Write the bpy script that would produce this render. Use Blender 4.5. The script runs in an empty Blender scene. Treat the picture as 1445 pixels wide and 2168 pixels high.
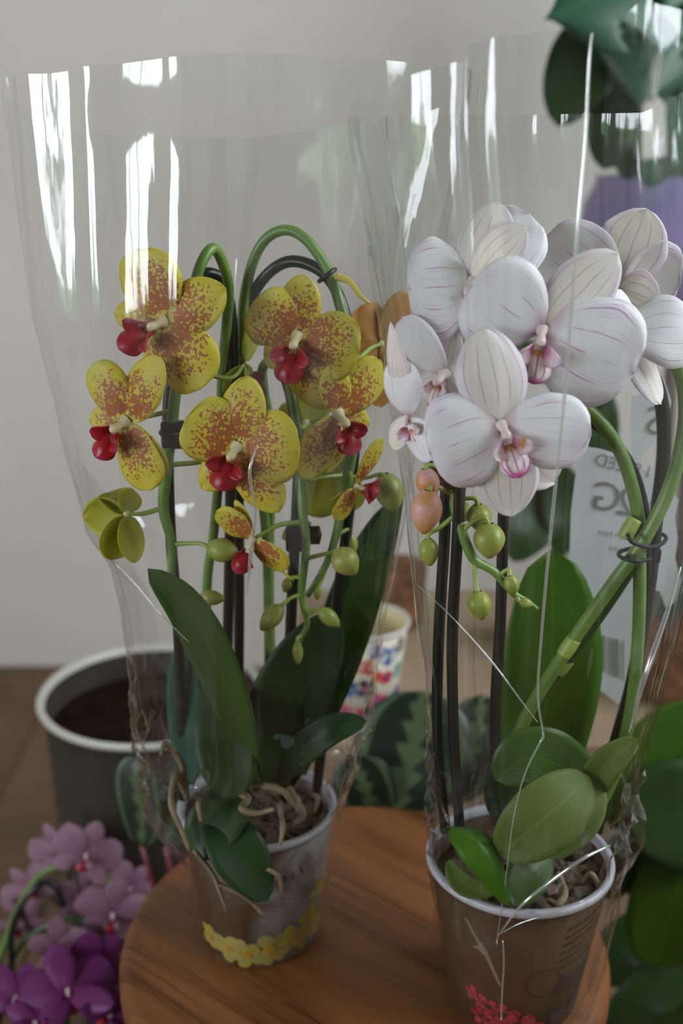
import bpy, math, random
from mathutils import Vector, noise, Matrix
R = math.radians
rnd = random.Random(7)
SC = bpy.context.scene
COL = SC.collection

# ------------------------------------------------------------------ camera
F = 2400.0; PITCH = R(18.0); CH = 0.586          # focal length in px, tilt, height over stool top
cd = bpy.data.cameras.new('camera'); cam = bpy.data.objects.new('camera', cd); COL.objects.link(cam)
cam.location = (0, 0, CH); cam.rotation_euler = (R(90) - PITCH, 0, 0)
cd.sensor_fit = 'VERTICAL'; cd.sensor_height = 36.0; cd.lens = F / 2168 * 36.0
cd.clip_start = 0.02; cd.clip_end = 60
cd.dof.use_dof = True; cd.dof.focus_distance = 0.675; cd.dof.aperture_fstop = 4.4
SC.camera = cam
# ------------------------------------------------------------------ world and light
w = bpy.data.worlds.new('world'); SC.world = w; w.use_nodes = True
bg = w.node_tree.nodes['Background']
bg.inputs['Color'].default_value = (0.86, 0.93, 1.0, 1); bg.inputs['Strength'].default_value = 18.0
WX, WY0, WY1, WZ0, WZ1 = 1.35, -0.15, 1.15, 0.74, 1.90      # window in the right wall
LX, LY0, LY1, LZ0, LZ1 = -1.90, -2.40, 0.20, 0.28, 0.98      # window in the left wall
def portal(x, y0, y1, z0, z1, ry):
    pl = bpy.data.lights.new('window_daylight', 'AREA'); pl.shape = 'RECTANGLE'
    pl.size = z1 - z0; pl.size_y = y1 - y0; pl.cycles.is_portal = True
    po = bpy.data.objects.new('window_daylight', pl); COL.objects.link(po)
    po.location = (x, (y0 + y1) / 2, (z0 + z1) / 2); po.rotation_euler = (0, R(ry), 0)
portal(WX + 0.11, WY0, WY1, WZ0, WZ1, 90); portal(LX - 0.11, LY0, LY1, LZ0, LZ1, -90)
vs = SC.view_settings
vs.view_transform = 'Standard'; vs.look = 'None'; vs.exposure = -0.30; vs.gamma = 1.0; vs.use_curve_mapping = False
try:
    SC.cycles.transparent_max_bounces = 32; SC.cycles.max_bounces = 14
    SC.cycles.caustics_reflective = False; SC.cycles.caustics_refractive = False
    SC.cycles.sample_clamp_indirect = 6.0
except Exception: pass

FLOOR = -0.45
# ------------------------------------------------------------------ helpers
def px(x, y, Y):
    """photo pixel on the vertical plane world-y = Y"""
    a = (x - 722.5) / F; b = -(y - 1084.0) / F
    d = Vector((a, math.cos(PITCH) + b * math.sin(PITCH), -math.sin(PITCH) + b * math.cos(PITCH)))
    return Vector((0, 0, CH)) + d * (Y / d.y)
def mpp(y, Y):
    """metres per pixel at row y on the plane Y"""
    b = -(y - 1084.0) / F
    return Y / (math.cos(PITCH) + b * math.sin(PITCH)) / F
def cr(pts, n):
    """Catmull-Rom through a list of equal-length tuples, n samples"""
    P = [Vector(p) for p in pts]
    if len(P) == 1: return [P[0]] * n
    P = [2 * P[0] - P[1]] + P + [2 * P[-1] - P[-2]]
    m = len(P) - 3; out = []
    for i in range(n):
        s = i / (n - 1) * m; k = min(int(s), m - 1); t = s - k
        a, b, c, d = P[k], P[k+1], P[k+2], P[k+3]
        out.append(0.5 * ((2*b) + (c-a)*t + (2*a-5*b+4*c-d)*t*t + (3*b-a-3*c+d)*t*t*t))
    return out
def lerpl(tab, x):
    if x <= tab[0][0]: return tab[0][1]
    for (x0, y0), (x1, y1) in zip(tab, tab[1:]):
        if x <= x1: return y0 + (y1 - y0) * (x - x0) / (x1 - x0)
    return tab[-1][1]
def wloc(o):
    v = Vector((0, 0, 0))
    while o: v += o.location; o = o.parent
    return v
def link(name, me, parent=None, loc=(0, 0, 0)):
    o = bpy.data.objects.new(name, me); COL.objects.link(o); o.parent = parent; o.location = loc
    return o
def obj(name, V, Fc, mat, parent=None, org=None, smooth=True, uv=None):
    """mesh object from world-space vertices; its origin goes to org"""
    org = Vector(org) if org is not None else Vector(V[0])
    me = bpy.data.meshes.new(name)
    me.from_pydata([tuple(Vector(v) - org) for v in V], [], Fc); me.update()
    if mat: me.materials.append(mat)
    if smooth: me.polygons.foreach_set('use_smooth', [True] * len(me.polygons))
    if uv:
        l = me.uv_layers.new(name='UVMap')
        for lp in me.loops: l.data[lp.index].uv = uv[lp.vertex_index]
    return link(name, me, parent, org - (wloc(parent) if parent else Vector((0, 0, 0))))
def tag(o, label, cat, group=None, kind=None):
    o['label'] = label
    if cat: o['category'] = cat
    if group: o['group'] = group
    if kind: o['kind'] = kind
    return o
def struct(o, label):
    o['kind'] = 'structure'; o['label'] = label; o['category'] = o.name.split('_')[0]; return o
def empty(name, loc, label, cat, group=None):
    o = bpy.data.objects.new(name, None); o.empty_display_size = 0.03; COL.objects.link(o); o.location = loc
    return tag(o, label, cat, group)
def solid(o, th):
    m = o.modifiers.new('thickness', 'SOLIDIFY'); m.thickness = th; m.offset = 0; return o
def tube_geo(P, rad, n=8, cap=True):
    V, Fc = [], []; N = len(P); up = None
    for i in range(N):
        t = (P[min(i+1, N-1)] - P[max(i-1, 0)]).normalized()
        if up is None:
            up = Vector((0, 0, 1)) if abs(t.z) < .9 else Vector((1, 0, 0))
        s = t.cross(up).normalized(); up = s.cross(t).normalized()
        r = rad[i] if isinstance(rad, (list, tuple)) else rad
        for k in range(n):
            a = 2 * math.pi * k / n
            V.append(P[i] + (s * math.cos(a) + up * math.sin(a)) * r)
    for i in range(N - 1):
        for k in range(n):
            Fc.append((i*n+k, i*n+(k+1) % n, (i+1)*n+(k+1) % n, (i+1)*n+k))
    if cap:
        Fc.append(tuple(range(n-1, -1, -1))); Fc.append(tuple(range((N-1)*n, N*n)))
    return V, Fc
def tube(name, pts, rad, mat, parent=None, n=8, seg=6, org=None):
    """pts are world points, smoothed; rad one number or a list along pts"""
    m = max(2, (len(pts) - 1) * seg + 1)
    P = cr(pts, m) if len(pts) > 2 else [Vector(pts[0]).lerp(Vector(pts[1]), i/(m-1)) for i in range(m)]
    if isinstance(rad, (list, tuple)):
        tb = [(i / (len(rad)-1), r) for i, r in enumerate(rad)]; rr = [lerpl(tb, i / (m-1)) for i in range(m)]
    else: rr = rad
    V, Fc = tube_geo(P, rr, n)
    return obj(name, V, Fc, mat, parent, org if org is not None else P[0])
def ptube(name, pts, rpx, mat, parent=None, **k):
    """tube through (x, y, Y) pixel points, radius in pixels"""
    y, Y = pts[0][1], sum(p[2] for p in pts) / len(pts)
    s = mpp(sum(p[1] for p in pts) / len(pts), Y)
    r = [q * s for q in rpx] if isinstance(rpx, (list, tuple)) else rpx * s
    return tube(name, [px(*p) for p in pts], r, mat, parent, **k)
def lathe(name, prof, mat, parent=None, c=(0, 0, 0), n=48, org=None):
    V, Fc = [], []; c = Vector(c); uv = []
    for j, (r, z) in enumerate(prof):
        for k in range(n):
            a = 2 * math.pi * k / n
            V.append(c + Vector((r * math.cos(a), r * math.sin(a), z)))
    for j in range(len(prof) - 1):
        for k in range(n):
            Fc.append((j*n+k, j*n+(k+1) % n, (j+1)*n+(k+1) % n, (j+1)*n+k))
    return obj(name, V, Fc, mat, parent, org if org is not None else c)
def box_geo(x0, x1, y0, y1, z0, z1):
    V = [Vector(p) for p in ((x0,y0,z0),(x1,y0,z0),(x1,y1,z0),(x0,y1,z0),(x0,y0,z1),(x1,y0,z1),(x1,y1,z1),(x0,y1,z1))]
    return V, [(3,2,1,0),(4,5,6,7),(0,1,5,4),(1,2,6,5),(2,3,7,6),(3,0,4,7)]
def box(name, x0, x1, y0, y1, z0, z1, mat, parent=None, bev=0.0):
    V, Fc = box_geo(x0, x1, y0, y1, z0, z1)
    o = obj(name, V, Fc, mat, parent, ((x0+x1)/2, (y0+y1)/2, z0), smooth=False)
    if bev: m = o.modifiers.new('bevel', 'BEVEL'); m.width = bev; m.segments = 3
    return o
# ------------------------------------------------------------------ materials
def mat(name):
    m = bpy.data.materials.new(name); m.use_nodes = True
    nt = m.node_tree; nt.nodes.clear()
    out = nt.nodes.new('ShaderNodeOutputMaterial')
    def N(t, **k):
        n = nt.nodes.new(t)
        for a, b in k.items():
            if a.startswith('i_'):
                n.inputs[int(a[2:]) if a[2:].isdigit() else a[2:].replace('_', ' ')].default_value = b
            else: setattr(n, a, b)
        return n
    def L(a, b): nt.links.new(a, b)
    return m, N, L, out
def c4(c): return (c[0], c[1], c[2], 1)
def mixc(N, L, fac, a, b):
    n = N('ShaderNodeMix', data_type='RGBA')
    for s, v in ((0, fac), (6, a), (7, b)):
        if hasattr(v, 'node'): L(v, n.inputs[s])
        else: n.inputs[s].default_value = c4(v) if s else v
    return n.outputs[2]
def mth(N, L, op, a, b=0.0, c=0.0):
    n = N('ShaderNodeMath', operation=op)
    for s, v in ((0, a), (1, b), (2, c)):
        if hasattr(v, 'node'): L(v, n.inputs[s])
        else: n.inputs[s].default_value = v
    return n.outputs[0]
def rng(N, L, v, a, b, c=0.0, d=1.0):
    n = N('ShaderNodeMapRange', interpolation_type='SMOOTHSTEP'); L(v, n.inputs[0])
    for i, q in enumerate((a, b, c, d)): n.inputs[i+1].default_value = q
    return n.outputs[0]
def ramp(N, L, v, stops):
    n = N('ShaderNodeValToRGB'); L(v, n.inputs[0]); e = n.color_ramp.elements
    while len(e) < len(stops): e.new(0.5)
    for q, (p, c) in zip(e, stops): q.position = p; q.color = c4(c) if isinstance(c, tuple) else (c, c, c, 1)
    return n.outputs[0]
def coords(N, L, kind='Object', scale=(1, 1, 1), rot=(0, 0, 0)):
    t = N('ShaderNodeTexCoord'); m = N('ShaderNodeMapping'); L(t.outputs[kind], m.inputs[0])
    m.inputs['Scale'].default_value = scale; m.inputs['Rotation'].default_value = rot
    return m.outputs[0]
def nz(N, L, vec, scale, detail=2.0, rough=.5, dist=0.0, rand=False):
    n = N('ShaderNodeTexNoise', noise_dimensions='4D' if rand else '3D'); L(vec, n.inputs['Vector'])
    n.inputs['Scale'].default_value = scale; n.inputs['Detail'].default_value = detail
    n.inputs['Roughness'].default_value = rough; n.inputs['Distortion'].default_value = dist
    if rand:
        oi = N('ShaderNodeObjectInfo'); L(mth(N, L, 'MULTIPLY', oi.outputs['Random'], 40.0), n.inputs['W'])
    return n.outputs[0]
def bump(N, L, h, s, d=.001):
    b = N('ShaderNodeBump'); b.inputs['Strength'].default_value = s; b.inputs['Distance'].default_value = d
    L(h, b.inputs['Height']); return b.outputs[0]
def simple(name, col, rough=.5, col2=None, nscale=30, spec=.5, bmp=0.0, bscale=200, transl=0.0, detail=3, metal=0.0):
    m, N, L, out = mat(name)
    p = N('ShaderNodeBsdfPrincipled'); p.inputs['Roughness'].default_value = rough
    p.inputs['Specular IOR Level'].default_value = spec; p.inputs['Metallic'].default_value = metal
    v = coords(N, L)
    if col2: c = mixc(N, L, rng(N, L, nz(N, L, v, nscale, detail, rand=True), .35, .65), col, col2); L(c, p.inputs['Base Color'])
    else: c = None; p.inputs['Base Color'].default_value = c4(col)
    if bmp: L(bump(N, L, nz(N, L, v, bscale, 3), bmp), p.inputs['Normal'])
    if transl:
        t = N('ShaderNodeBsdfTranslucent'); mx = N('ShaderNodeMixShader'); mx.inputs[0].default_value = transl
        if c: L(c, t.inputs[0])
        else: t.inputs[0].default_value = c4(col)
        L(p.outputs[0], mx.inputs[1]); L(t.outputs[0], mx.inputs[2]); L(mx.outputs[0], out.inputs[0])
    else: L(p.outputs[0], out.inputs[0])
    return m
def petal_mat(name, build, transl=.35, rough=.45):
    """build(N, L, u, v) returns a colour socket; u is -1..1 across, v 0..1 from claw to tip"""
    m, N, L, out = mat(name)
    t = N('ShaderNodeTexCoord'); s = N('ShaderNodeSeparateXYZ'); L(t.outputs['UV'], s.inputs[0])
    u = mth(N, L, 'MULTIPLY_ADD', s.outputs[0], 2.0, -1.0)
    c = build(N, L, u, s.outputs[1])
    p = N('ShaderNodeBsdfPrincipled'); p.inputs['Roughness'].default_value = rough; p.inputs['Specular IOR Level'].default_value = .3
    L(c, p.inputs['Base Color'])
    ob = coords(N, L); L(bump(N, L, nz(N, L, ob, 400, 2), .15, .0005), p.inputs['Normal'])
    tr = N('ShaderNodeBsdfTranslucent'); L(c, tr.inputs[0])
    mx = N('ShaderNodeMixShader'); mx.inputs[0].default_value = transl
    L(p.outputs[0], mx.inputs[1]); L(tr.outputs[0], mx.inputs[2]); L(mx.outputs[0], out.inputs[0])
    return m
def b_spotted(N, L, u, v):
    ob = coords(N, L)
    n = nz(N, L, ob, 520, 2.0, .55, .3, rand=True)
    n2 = nz(N, L, ob, 60, 1.0, rand=True)
    d = ramp(N, L, v, [(0.0, .5), (.10, .5), (.17, .70), (.36, .63), (.62, .56), (.82, .47), (.93, .2)])
    au = mth(N, L, 'ABSOLUTE', u); e = mth(N, L, 'MULTIPLY', mth(N, L, 'POWER', au, 5.0), .22)
    s = mth(N, L, 'SUBTRACT', mth(N, L, 'ADD', n, d), e)
    s = mth(N, L, 'ADD', s, mth(N, L, 'MULTIPLY_ADD', n2, .16, -.08))
    mask = rng(N, L, s, 1.045, 1.085)
    ye = mixc(N, L, rng(N, L, v, .0, .16), (.78, .66, .30), (.74, .62, .06))
    ye = mixc(N, L, rng(N, L, n2, .4, .7), ye, (.70, .64, .12))
    return mixc(N, L, mth(N, L, 'MULTIPLY', mask, .85), ye, (.45, .075, .05))
def b_green_yellow(N, L, u, v):
    n = nz(N, L, coords(N, L), 45, 2, rand=True)
    c = mixc(N, L, v, (.42, .47, .06), (.62, .58, .07))
    return mixc(N, L, rng(N, L, n, .62, .75), c, (.50, .38, .10))
def b_orange(N, L, u, v):
    n = nz(N, L, coords(N, L), 60, 2, rand=True)
    return mixc(N, L, n, (.62, .22, .03), (.60, .38, .10))
def b_veined(N, L, u, v):
    ob = coords(N, L); n = nz(N, L, ob, 22, 2, rand=True); n3 = nz(N, L, ob, 70, 2, rand=True); n4 = nz(N, L, ob, 260, 2, rand=True)
    au = mth(N, L, 'ABSOLUTE', u)
    ud = mth(N, L, 'ADD', u, mth(N, L, 'MULTIPLY_ADD', n, .44, -.22))
    def lines(k, lo, hi, ud):
        s = mth(N, L, 'ABSOLUTE', mth(N, L, 'SINE', mth(N, L, 'MULTIPLY', ud, k)))
        return rng(N, L, s, hi, lo)
    main = mth(N, L, 'MULTIPLY', lines(8.0, .0, .15, ud), mth(N, L, 'MULTIPLY', rng(N, L, v, .10, .3), rng(N, L, v, .86, .62)))
    main = mth(N, L, 'MULTIPLY', main, rng(N, L, n3, .36, .60))
    mid = mth(N, L, 'MULTIPLY', mth(N, L, 'MULTIPLY', lines(19, .0, .2, ud), rng(N, L, v, .25, .5)), mth(N, L, 'MULTIPLY', rng(N, L, n3, .46, .62), .45))
    ud2 = mth(N, L, 'ADD', ud, mth(N, L, 'MULTIPLY', n4, .05))
    edge = mth(N, L, 'MAXIMUM', mth(N, L, 'MULTIPLY', rng(N, L, au, .5, .95), rng(N, L, v, .2, .5)), rng(N, L, v, .62, .95))
    fine = mth(N, L, 'MULTIPLY', mth(N, L, 'MULTIPLY', lines(46, .0, .6, ud2), edge), mth(N, L, 'MULTIPLY', rng(N, L, n3, .38, .62), .65))
    base = mixc(N, L, rng(N, L, v, .0, .20), (.76, .56, .64), (.93, .915, .93))
    base = mixc(N, L, rng(N, L, n, .45, .75, 0, .6), base, (.91, .86, .92))
    m = mth(N, L, 'MINIMUM', mth(N, L, 'ADD', mth(N, L, 'ADD', main, mid), fine), 1.0)
    return mixc(N, L, mth(N, L, 'MULTIPLY', m, .75), base, (.46, .16, .48))
def b_sepal_w(N, L, u, v):
    ob = coords(N, L); n = nz(N, L, ob, 25, 2, rand=True)
    ud = mth(N, L, 'ADD', u, mth(N, L, 'MULTIPLY_ADD', n, .40, -.20))
    s = mth(N, L, 'ABSOLUTE', mth(N, L, 'SINE', mth(N, L, 'MULTIPLY', ud, 7.9)))
    m = mth(N, L, 'MULTIPLY', rng(N, L, s, .20, .0), mth(N, L, 'MULTIPLY', rng(N, L, v, .1, .3), rng(N, L, v, .95, .75)))
    base = mixc(N, L, rng(N, L, n, .35, .8), (.92, .88, .86), (.90, .87, .74))
    base = mixc(N, L, rng(N, L, mth(N, L, 'ABSOLUTE', u), .45, .95), base, (.86, .80, .84))
    return mixc(N, L, mth(N, L, 'MULTIPLY', m, .6), base, (.48, .16, .36))
def b_lip_w(N, L, u, v):
    s = mth(N, L, 'ABSOLUTE', mth(N, L, 'SINE', mth(N, L, 'MULTIPLY', u, 6.0)))
    m = mth(N, L, 'MAXIMUM', rng(N, L, s, .5, .1), rng(N, L, v, .75, .95))
    base = mixc(N, L, rng(N, L, v, .35, .1), (.85, .74, .74), (.55, .33, .04))
    return mixc(N, L, mth(N, L, 'MULTIPLY', m, .85), base, (.52, .04, .28))
def b_lobe_w(N, L, u, v):
    n = nz(N, L, coords(N, L), 120, 2, rand=True)
    c = mixc(N, L, rng(N, L, v, .2, .8), (.62, .20, .34), (.84, .68, .76))
    return mixc(N, L, rng(N, L, n, .55, .7), c, (.55, .30, .10))
def b_lip_r(N, L, u, v):
    return mixc(N, L, rng(N, L, v, .75, 1.0), (.36, .012, .02), (.40, .03, .10))
def flatpetal(a, b):
    def f(N, L, u, v):
        n = nz(N, L, coords(N, L), 40, 2, rand=True)
        return mixc(N, L, mth(N, L, 'ADD', mth(N, L, 'MULTIPLY', v, .7), mth(N, L, 'MULTIPLY', n, .3)), a, b)
    return f
M = {}
M['spot'] = petal_mat('spotted yellow petal', b_spotted, .3)
M['gyel'] = petal_mat('yellow green petal', b_green_yellow, .35)
M['orange'] = petal_mat('orange petal', b_orange, .4)
M['vein'] = petal_mat('white veined petal', b_veined, .38)
M['wsep'] = petal_mat('cream sepal', b_sepal_w, .4)
M['wlip'] = petal_mat('magenta marked lip', b_lip_w, .2, .35)
M['wlobe'] = petal_mat('pink side lobe', b_lobe_w, .25, .35)
M['rlip'] = petal_mat('crimson lip', b_lip_r, .12, .28)
M['pink'] = petal_mat('pale pink petal', flatpetal((.26, .10, .17), (.42, .26, .33)), .3)
M['magenta'] = petal_mat('magenta petal', flatpetal((.17, .015, .10), (.22, .045, .22)), .35)
M['column'] = simple('cream column', (.78, .66, .40), .4, transl=.15)
M['columnw'] = simple('blush column', (.80, .66, .66), .4, transl=.15)
M['stem'] = simple('green stem', (.10, .19, .035), .38, (.15, .25, .05), 60, bmp=.1)
M['stemdark'] = simple('dark green stem', (.035, .075, .02), .4, (.06, .10, .025), 60)
M['stemy'] = simple('yellow aerial root', (.55, .45, .06), .45)
M['pedi'] = simple('pale green flower stalk', (.28, .36, .07), .42)
M['budg'] = simple('green bud', (.24, .30, .05), .4, (.36, .36, .08), 45, transl=.12)
M['budp'] = simple('blush orange bud', (.58, .27, .09), .45, (.66, .36, .38), 90, transl=.15)
M['root'] = simple('tan aerial root', (.22, .16, .09), .75, (.12, .085, .05), 80, bmp=.3)
M['stake'] = simple('black plastic stake', (.006, .008, .008), .32, spec=.5)
M['clip'] = simple('black plastic clip', (.005, .005, .006), .4)
M['wire'] = simple('dark wire tie', (.010, .011, .014), .6, spec=.3)
def leafmat(name, a, b, rough=.34, tr=.16):
    m, N, L, out = mat(name)
    t = N('ShaderNodeTexCoord'); s = N('ShaderNodeSeparateXYZ'); L(t.outputs['UV'], s.inputs[0])
    u = mth(N, L, 'ABSOLUTE', mth(N, L, 'MULTIPLY_ADD', s.outputs[0], 2.0, -1.0))
    n = nz(N, L, coords(N, L), 18, 3, rand=True)
    c = mixc(N, L, n, a, b)
    c = mixc(N, L, rng(N, L, u, .05, .0, 0, .5), c, (b[0]*1.5, b[1]*1.4, b[2]*1.3))
    p = N('ShaderNodeBsdfPrincipled'); p.inputs['Roughness'].default_value = rough; p.inputs['Specular IOR Level'].default_value = .20; L(c, p.inputs['Base Color'])
    st = mth(N, L, 'SINE', mth(N, L, 'MULTIPLY', u, 60.0)); L(bump(N, L, st, .06, .0005), p.inputs['Normal'])
    tr_ = N('ShaderNodeBsdfTranslucent'); L(mixc(N, L, .5, c, (b[0]*1.6, b[1]*1.8, b[2])), tr_.inputs[0])
    mx = N('ShaderNodeMixShader'); mx.inputs[0].default_value = tr
    L(p.outputs[0], mx.inputs[1]); L(tr_.outputs[0], mx.inputs[2]); L(mx.outputs[0], out.inputs[0])
    return m
M['leaf'] = leafmat('orchid leaf', (.030, .070, .014), (.050, .105, .020))
M['leafb'] = leafmat('bright orchid leaf', (.04, .11, .010), (.08, .19, .016), tr=.3)
M['leafd'] = leafmat('dark leaf', (.014, .034, .011), (.024, .054, .015), .42, .08)
M['leafo'] = leafmat('olive young leaf', (.095, .14, .030), (.14, .20, .05), .5, .3)
M['leafo2'] = leafmat('pale olive leaf', (.13, .19, .06), (.17, .24, .08), .5, .3)
M['leafblue'] = leafmat('blue green leaf', (.02, .06, .05), (.04, .10, .075), .3, .1)
M['monst'] = leafmat('monstera leaf', (.02, .065, .035), (.04, .10, .055), .3, .1)
def m_calathea():
    m, N, L, out = mat('calathea leaf')
    t = N('ShaderNodeTexCoord'); s = N('ShaderNodeSeparateXYZ'); L(t.outputs['UV'], s.inputs[0])
    u = mth(N, L, 'ABSOLUTE', mth(N, L, 'MULTIPLY_ADD', s.outputs[0], 2.0, -1.0)); v = s.outputs[1]
    ph = mth(N, L, 'SINE', mth(N, L, 'MULTIPLY', mth(N, L, 'SUBTRACT', v, mth(N, L, 'MULTIPLY', u, .3)), 34.0))
    lim = mth(N, L, 'MULTIPLY_ADD', ph, .09, .20)
    f1 = rng(N, L, mth(N, L, 'SUBTRACT', lim, u), -.03, .05)
    f2 = mth(N, L, 'MULTIPLY', rng(N, L, u, .70, .76), rng(N, L, u, .90, .84))
    f = mth(N, L, 'MAXIMUM', f1, f2)
    c = mixc(N, L, f, (.007, .018, .009), (.060, .098, .042))
    p = N('ShaderNodeBsdfPrincipled'); p.inputs['Roughness'].default_value = .4; L(c, p.inputs['Base Color']); L(p.outputs[0], out.inputs[0])
    return m
M['cala'] = m_calathea()
def m_film():
    m, N, L, out = mat('clear film')
    ob = coords(N, L, scale=(38, 38, 5)); n1 = nz(N, L, ob, 1.0, 3, .55)
    ob2 = coords(N, L, scale=(220, 220, 120)); n2 = nz(N, L, ob2, .35, 2)
    h = mth(N, L, 'ADD', n1, mth(N, L, 'MULTIPLY', n2, .12))
    bn = bump(N, L, h, .22, .004)
    lw = N('ShaderNodeLayerWeight'); lw.inputs[0].default_value = .5; L(bn, lw.inputs['Normal'])
    f = mth(N, L, 'MULTIPLY_ADD', mth(N, L, 'POWER', lw.outputs['Facing'], 4.5), .80, .055)
    f = mth(N, L, 'MINIMUM', f, .9)
    tr = N('ShaderNodeBsdfTransparent'); tr.inputs[0].default_value = (.965, .975, .97, 1)
    g = N('ShaderNodeBsdfGlossy'); g.inputs['Roughness'].default_value = .05; g.inputs[0].default_value = (1, 1, 1, 1); L(bn, g.inputs['Normal'])
    mx = N('ShaderNodeMixShader'); L(f, mx.inputs[0]); L(tr.outputs[0], mx.inputs[1]); L(g.outputs[0], mx.inputs[2])
    L(mx.outputs[0], out.inputs[0]); return m
M['film'] = m_film()
def m_seam():
    m, N, L, out = mat('film crease highlight')
    tr = N('ShaderNodeBsdfTransparent'); tr.inputs[0].default_value = (.95, .96, .95, 1)
    g = N('ShaderNodeBsdfGlossy'); g.inputs['Roughness'].default_value = .12
    d = N('ShaderNodeBsdfDiffuse'); d.inputs[0].default_value = (.9, .9, .88, 1)  # whitish share puts the fold's highlight into the colour
    a = N('ShaderNodeMixShader'); a.inputs[0].default_value = .3; L(g.outputs[0], a.inputs[1]); L(d.outputs[0], a.inputs[2])
    mx = N('ShaderNodeMixShader'); mx.inputs[0].default_value = .38; L(tr.outputs[0], mx.inputs[1]); L(a.outputs[0], mx.inputs[2])
    L(mx.outputs[0], out.inputs[0]); return m
M['seam'] = m_seam()
def m_wood():
    m, N, L, out = mat('stool wood')
    v = coords(N, L, rot=(0, 0, R(40)))
    def stretch(sc):
        m2 = N('ShaderNodeMapping'); L(v, m2.inputs[0]); m2.inputs['Scale'].default_value = sc; return m2.outputs[0]
    n1 = nz(N, L, stretch((4, 52, 6)), 1.0, 5, .6, .5); n2 = nz(N, L, stretch((9, 210, 14)), 1.0, 4, .65)
    n3 = nz(N, L, stretch((1.2, 13, 2)), 1.0, 2)
    c = ramp(N, L, n1, [(.28, (.035, .012, .005)), (.43, (.115, .042, .014)), (.60, (.18, .070, .022)), (.8, (.24, .10, .034))])
    c = mixc(N, L, rng(N, L, n2, .54, .66, 0, .75), c, (.035, .012, .006))
    c = mixc(N, L, rng(N, L, n3, .42, .55, 0, .6), c, (.23, .085, .026))
    p = N('ShaderNodeBsdfPrincipled'); L(c, p.inputs['Base Color']); p.inputs['Roughness'].default_value = .42; p.inputs['Specular IOR Level'].default_value = .25
    L(bump(N, L, n2, .25, .001), p.inputs['Normal']); L(p.outputs[0], out.inputs[0]); return m
M['wood'] = m_wood()
M['wall'] = simple('painted plaster wall', (.84, .785, .745), .85, (.81, .755, .715), 3, bmp=.08, bscale=60)
M['wallfar'] = simple('fill cutting dark wall', (.22, .20, .16), .85, (.20, .18, .145), 3)  # unseen wall behind the camera; dark colour chosen to cut frontal fill
M['white'] = simple('white painted wood', (.75, .74, .72), .5)
M['floor'] = simple('brown floorboard', (.17, .095, .042), .5, (.12, .066, .030), 6, bmp=.1)
M['ceil'] = simple('ceiling paint', (.75, .74, .72), .9)

# ------------------------------------------------------------------ the room
RX0, RX1, RY0, RY1, RZ1 = -1.9, WX, -3.6, 2.15, 2.05
fl = box('floor', RX0-.1, RX1+.1, RY0-.1, RY1+.1, FLOOR-.08, FLOOR-.012, M['floor'])
struct(fl, 'brown wooden floor below the stool')
for i in range(22):
    x0 = RX0 + i * (RX1 - RX0) / 22
    b = box('floorboard', x0 + .0015, x0 + (RX1-RX0)/22 - .0015, RY0, RY1, FLOOR-.012, FLOOR, M['floor'], fl)
struct(box('ceiling', RX0-.1, RX1+.1, RY0-.1, RY1+.1, RZ1, RZ1+.08, M['ceil']), 'white ceiling above the room')
struct(box('wall_back', RX0-.1, RX1+.1, RY1, RY1+.1, FLOOR-.08, RZ1, M['wall']), 'pale cream painted wall behind the plants')
struct(box('wall_front', RX0-.1, RX1+.1, RY0-.1, RY0, FLOOR-.08, RZ1, M['wallfar']), 'unseen wall behind the camera, coloured dark olive to cut fill light')
def window_wall(name, x0, x1, y0, y1, z0, z1, label):
    V, Fc = [], []
    for (a, b, c, d) in ((RY0, y0, FLOOR-.08, RZ1), (y1, RY1, FLOOR-.08, RZ1), (y0, y1, FLOOR-.08, z0), (y0, y1, z1, RZ1)):
        v, f = box_geo(x0, x1, a, b, c, d); k = len(V); V += v; Fc += [tuple(i+k for i in q) for q in f]
    struct(obj(name, V, Fc, M['wall'], None, (x0, 0, FLOOR), smooth=False), label)
window_wall('wall_right', RX1, RX1+.1, WY0, WY1, WZ0, WZ1, 'pale cream wall with a window on the right')
window_wall('wall_left', RX0-.1, RX0, LY0, LY1, LZ0, LZ1, 'pale cream wall with a window on the left')
def window(name, x, y0, y1, z0, z1, posts, label):
    wf = obj(name, *box_geo(x-.02, x+.02, y0, y1, z0, z0+.04), M['white'], None, (x, (y0+y1)/2, z0), smooth=False)
    struct(wf, label)
    for i in range(posts + 1):
        y = y0 + (y1 - y0 - .04) * i / posts; box('window_post', x-.02, x+.02, y, y+.04, z0+.04, z1-.04, M['white'], wf)
    box('window_rail', x-.02, x+.02, y0, y1, z1-.04, z1, M['white'], wf)
window('window_1', WX+.05, WY0, WY1, WZ0, WZ1, 3, 'white framed window in the right wall')
window('window_2', LX-.05, LY0, LY1, LZ0, LZ1, 3, 'white framed window in the left wall')
struct(box('trim_1', WX-.05, WX+.1, WY0-.03, WY1+.03, WZ0-.03, WZ0, M['white'], bev=.006), 'white sill board under the right window')
struct(box('trim_2', LX-.1, LX+.05, LY0-.03, LY1+.03, LZ0-.03, LZ0, M['white'], bev=.006), 'white sill board under the left window')
M['lawn'] = simple('lawn', (.06, .12, .03), .9, (.04, .09, .02), 5)
struct(obj('ground', [(-40,-40,-.62),(40,-40,-.62),(40,40,-.62),(-40,40,-.62)], [(0,1,2,3)], M['lawn'], None, (0,0,-.62), smooth=False), 'green lawn outside the windows')

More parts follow.
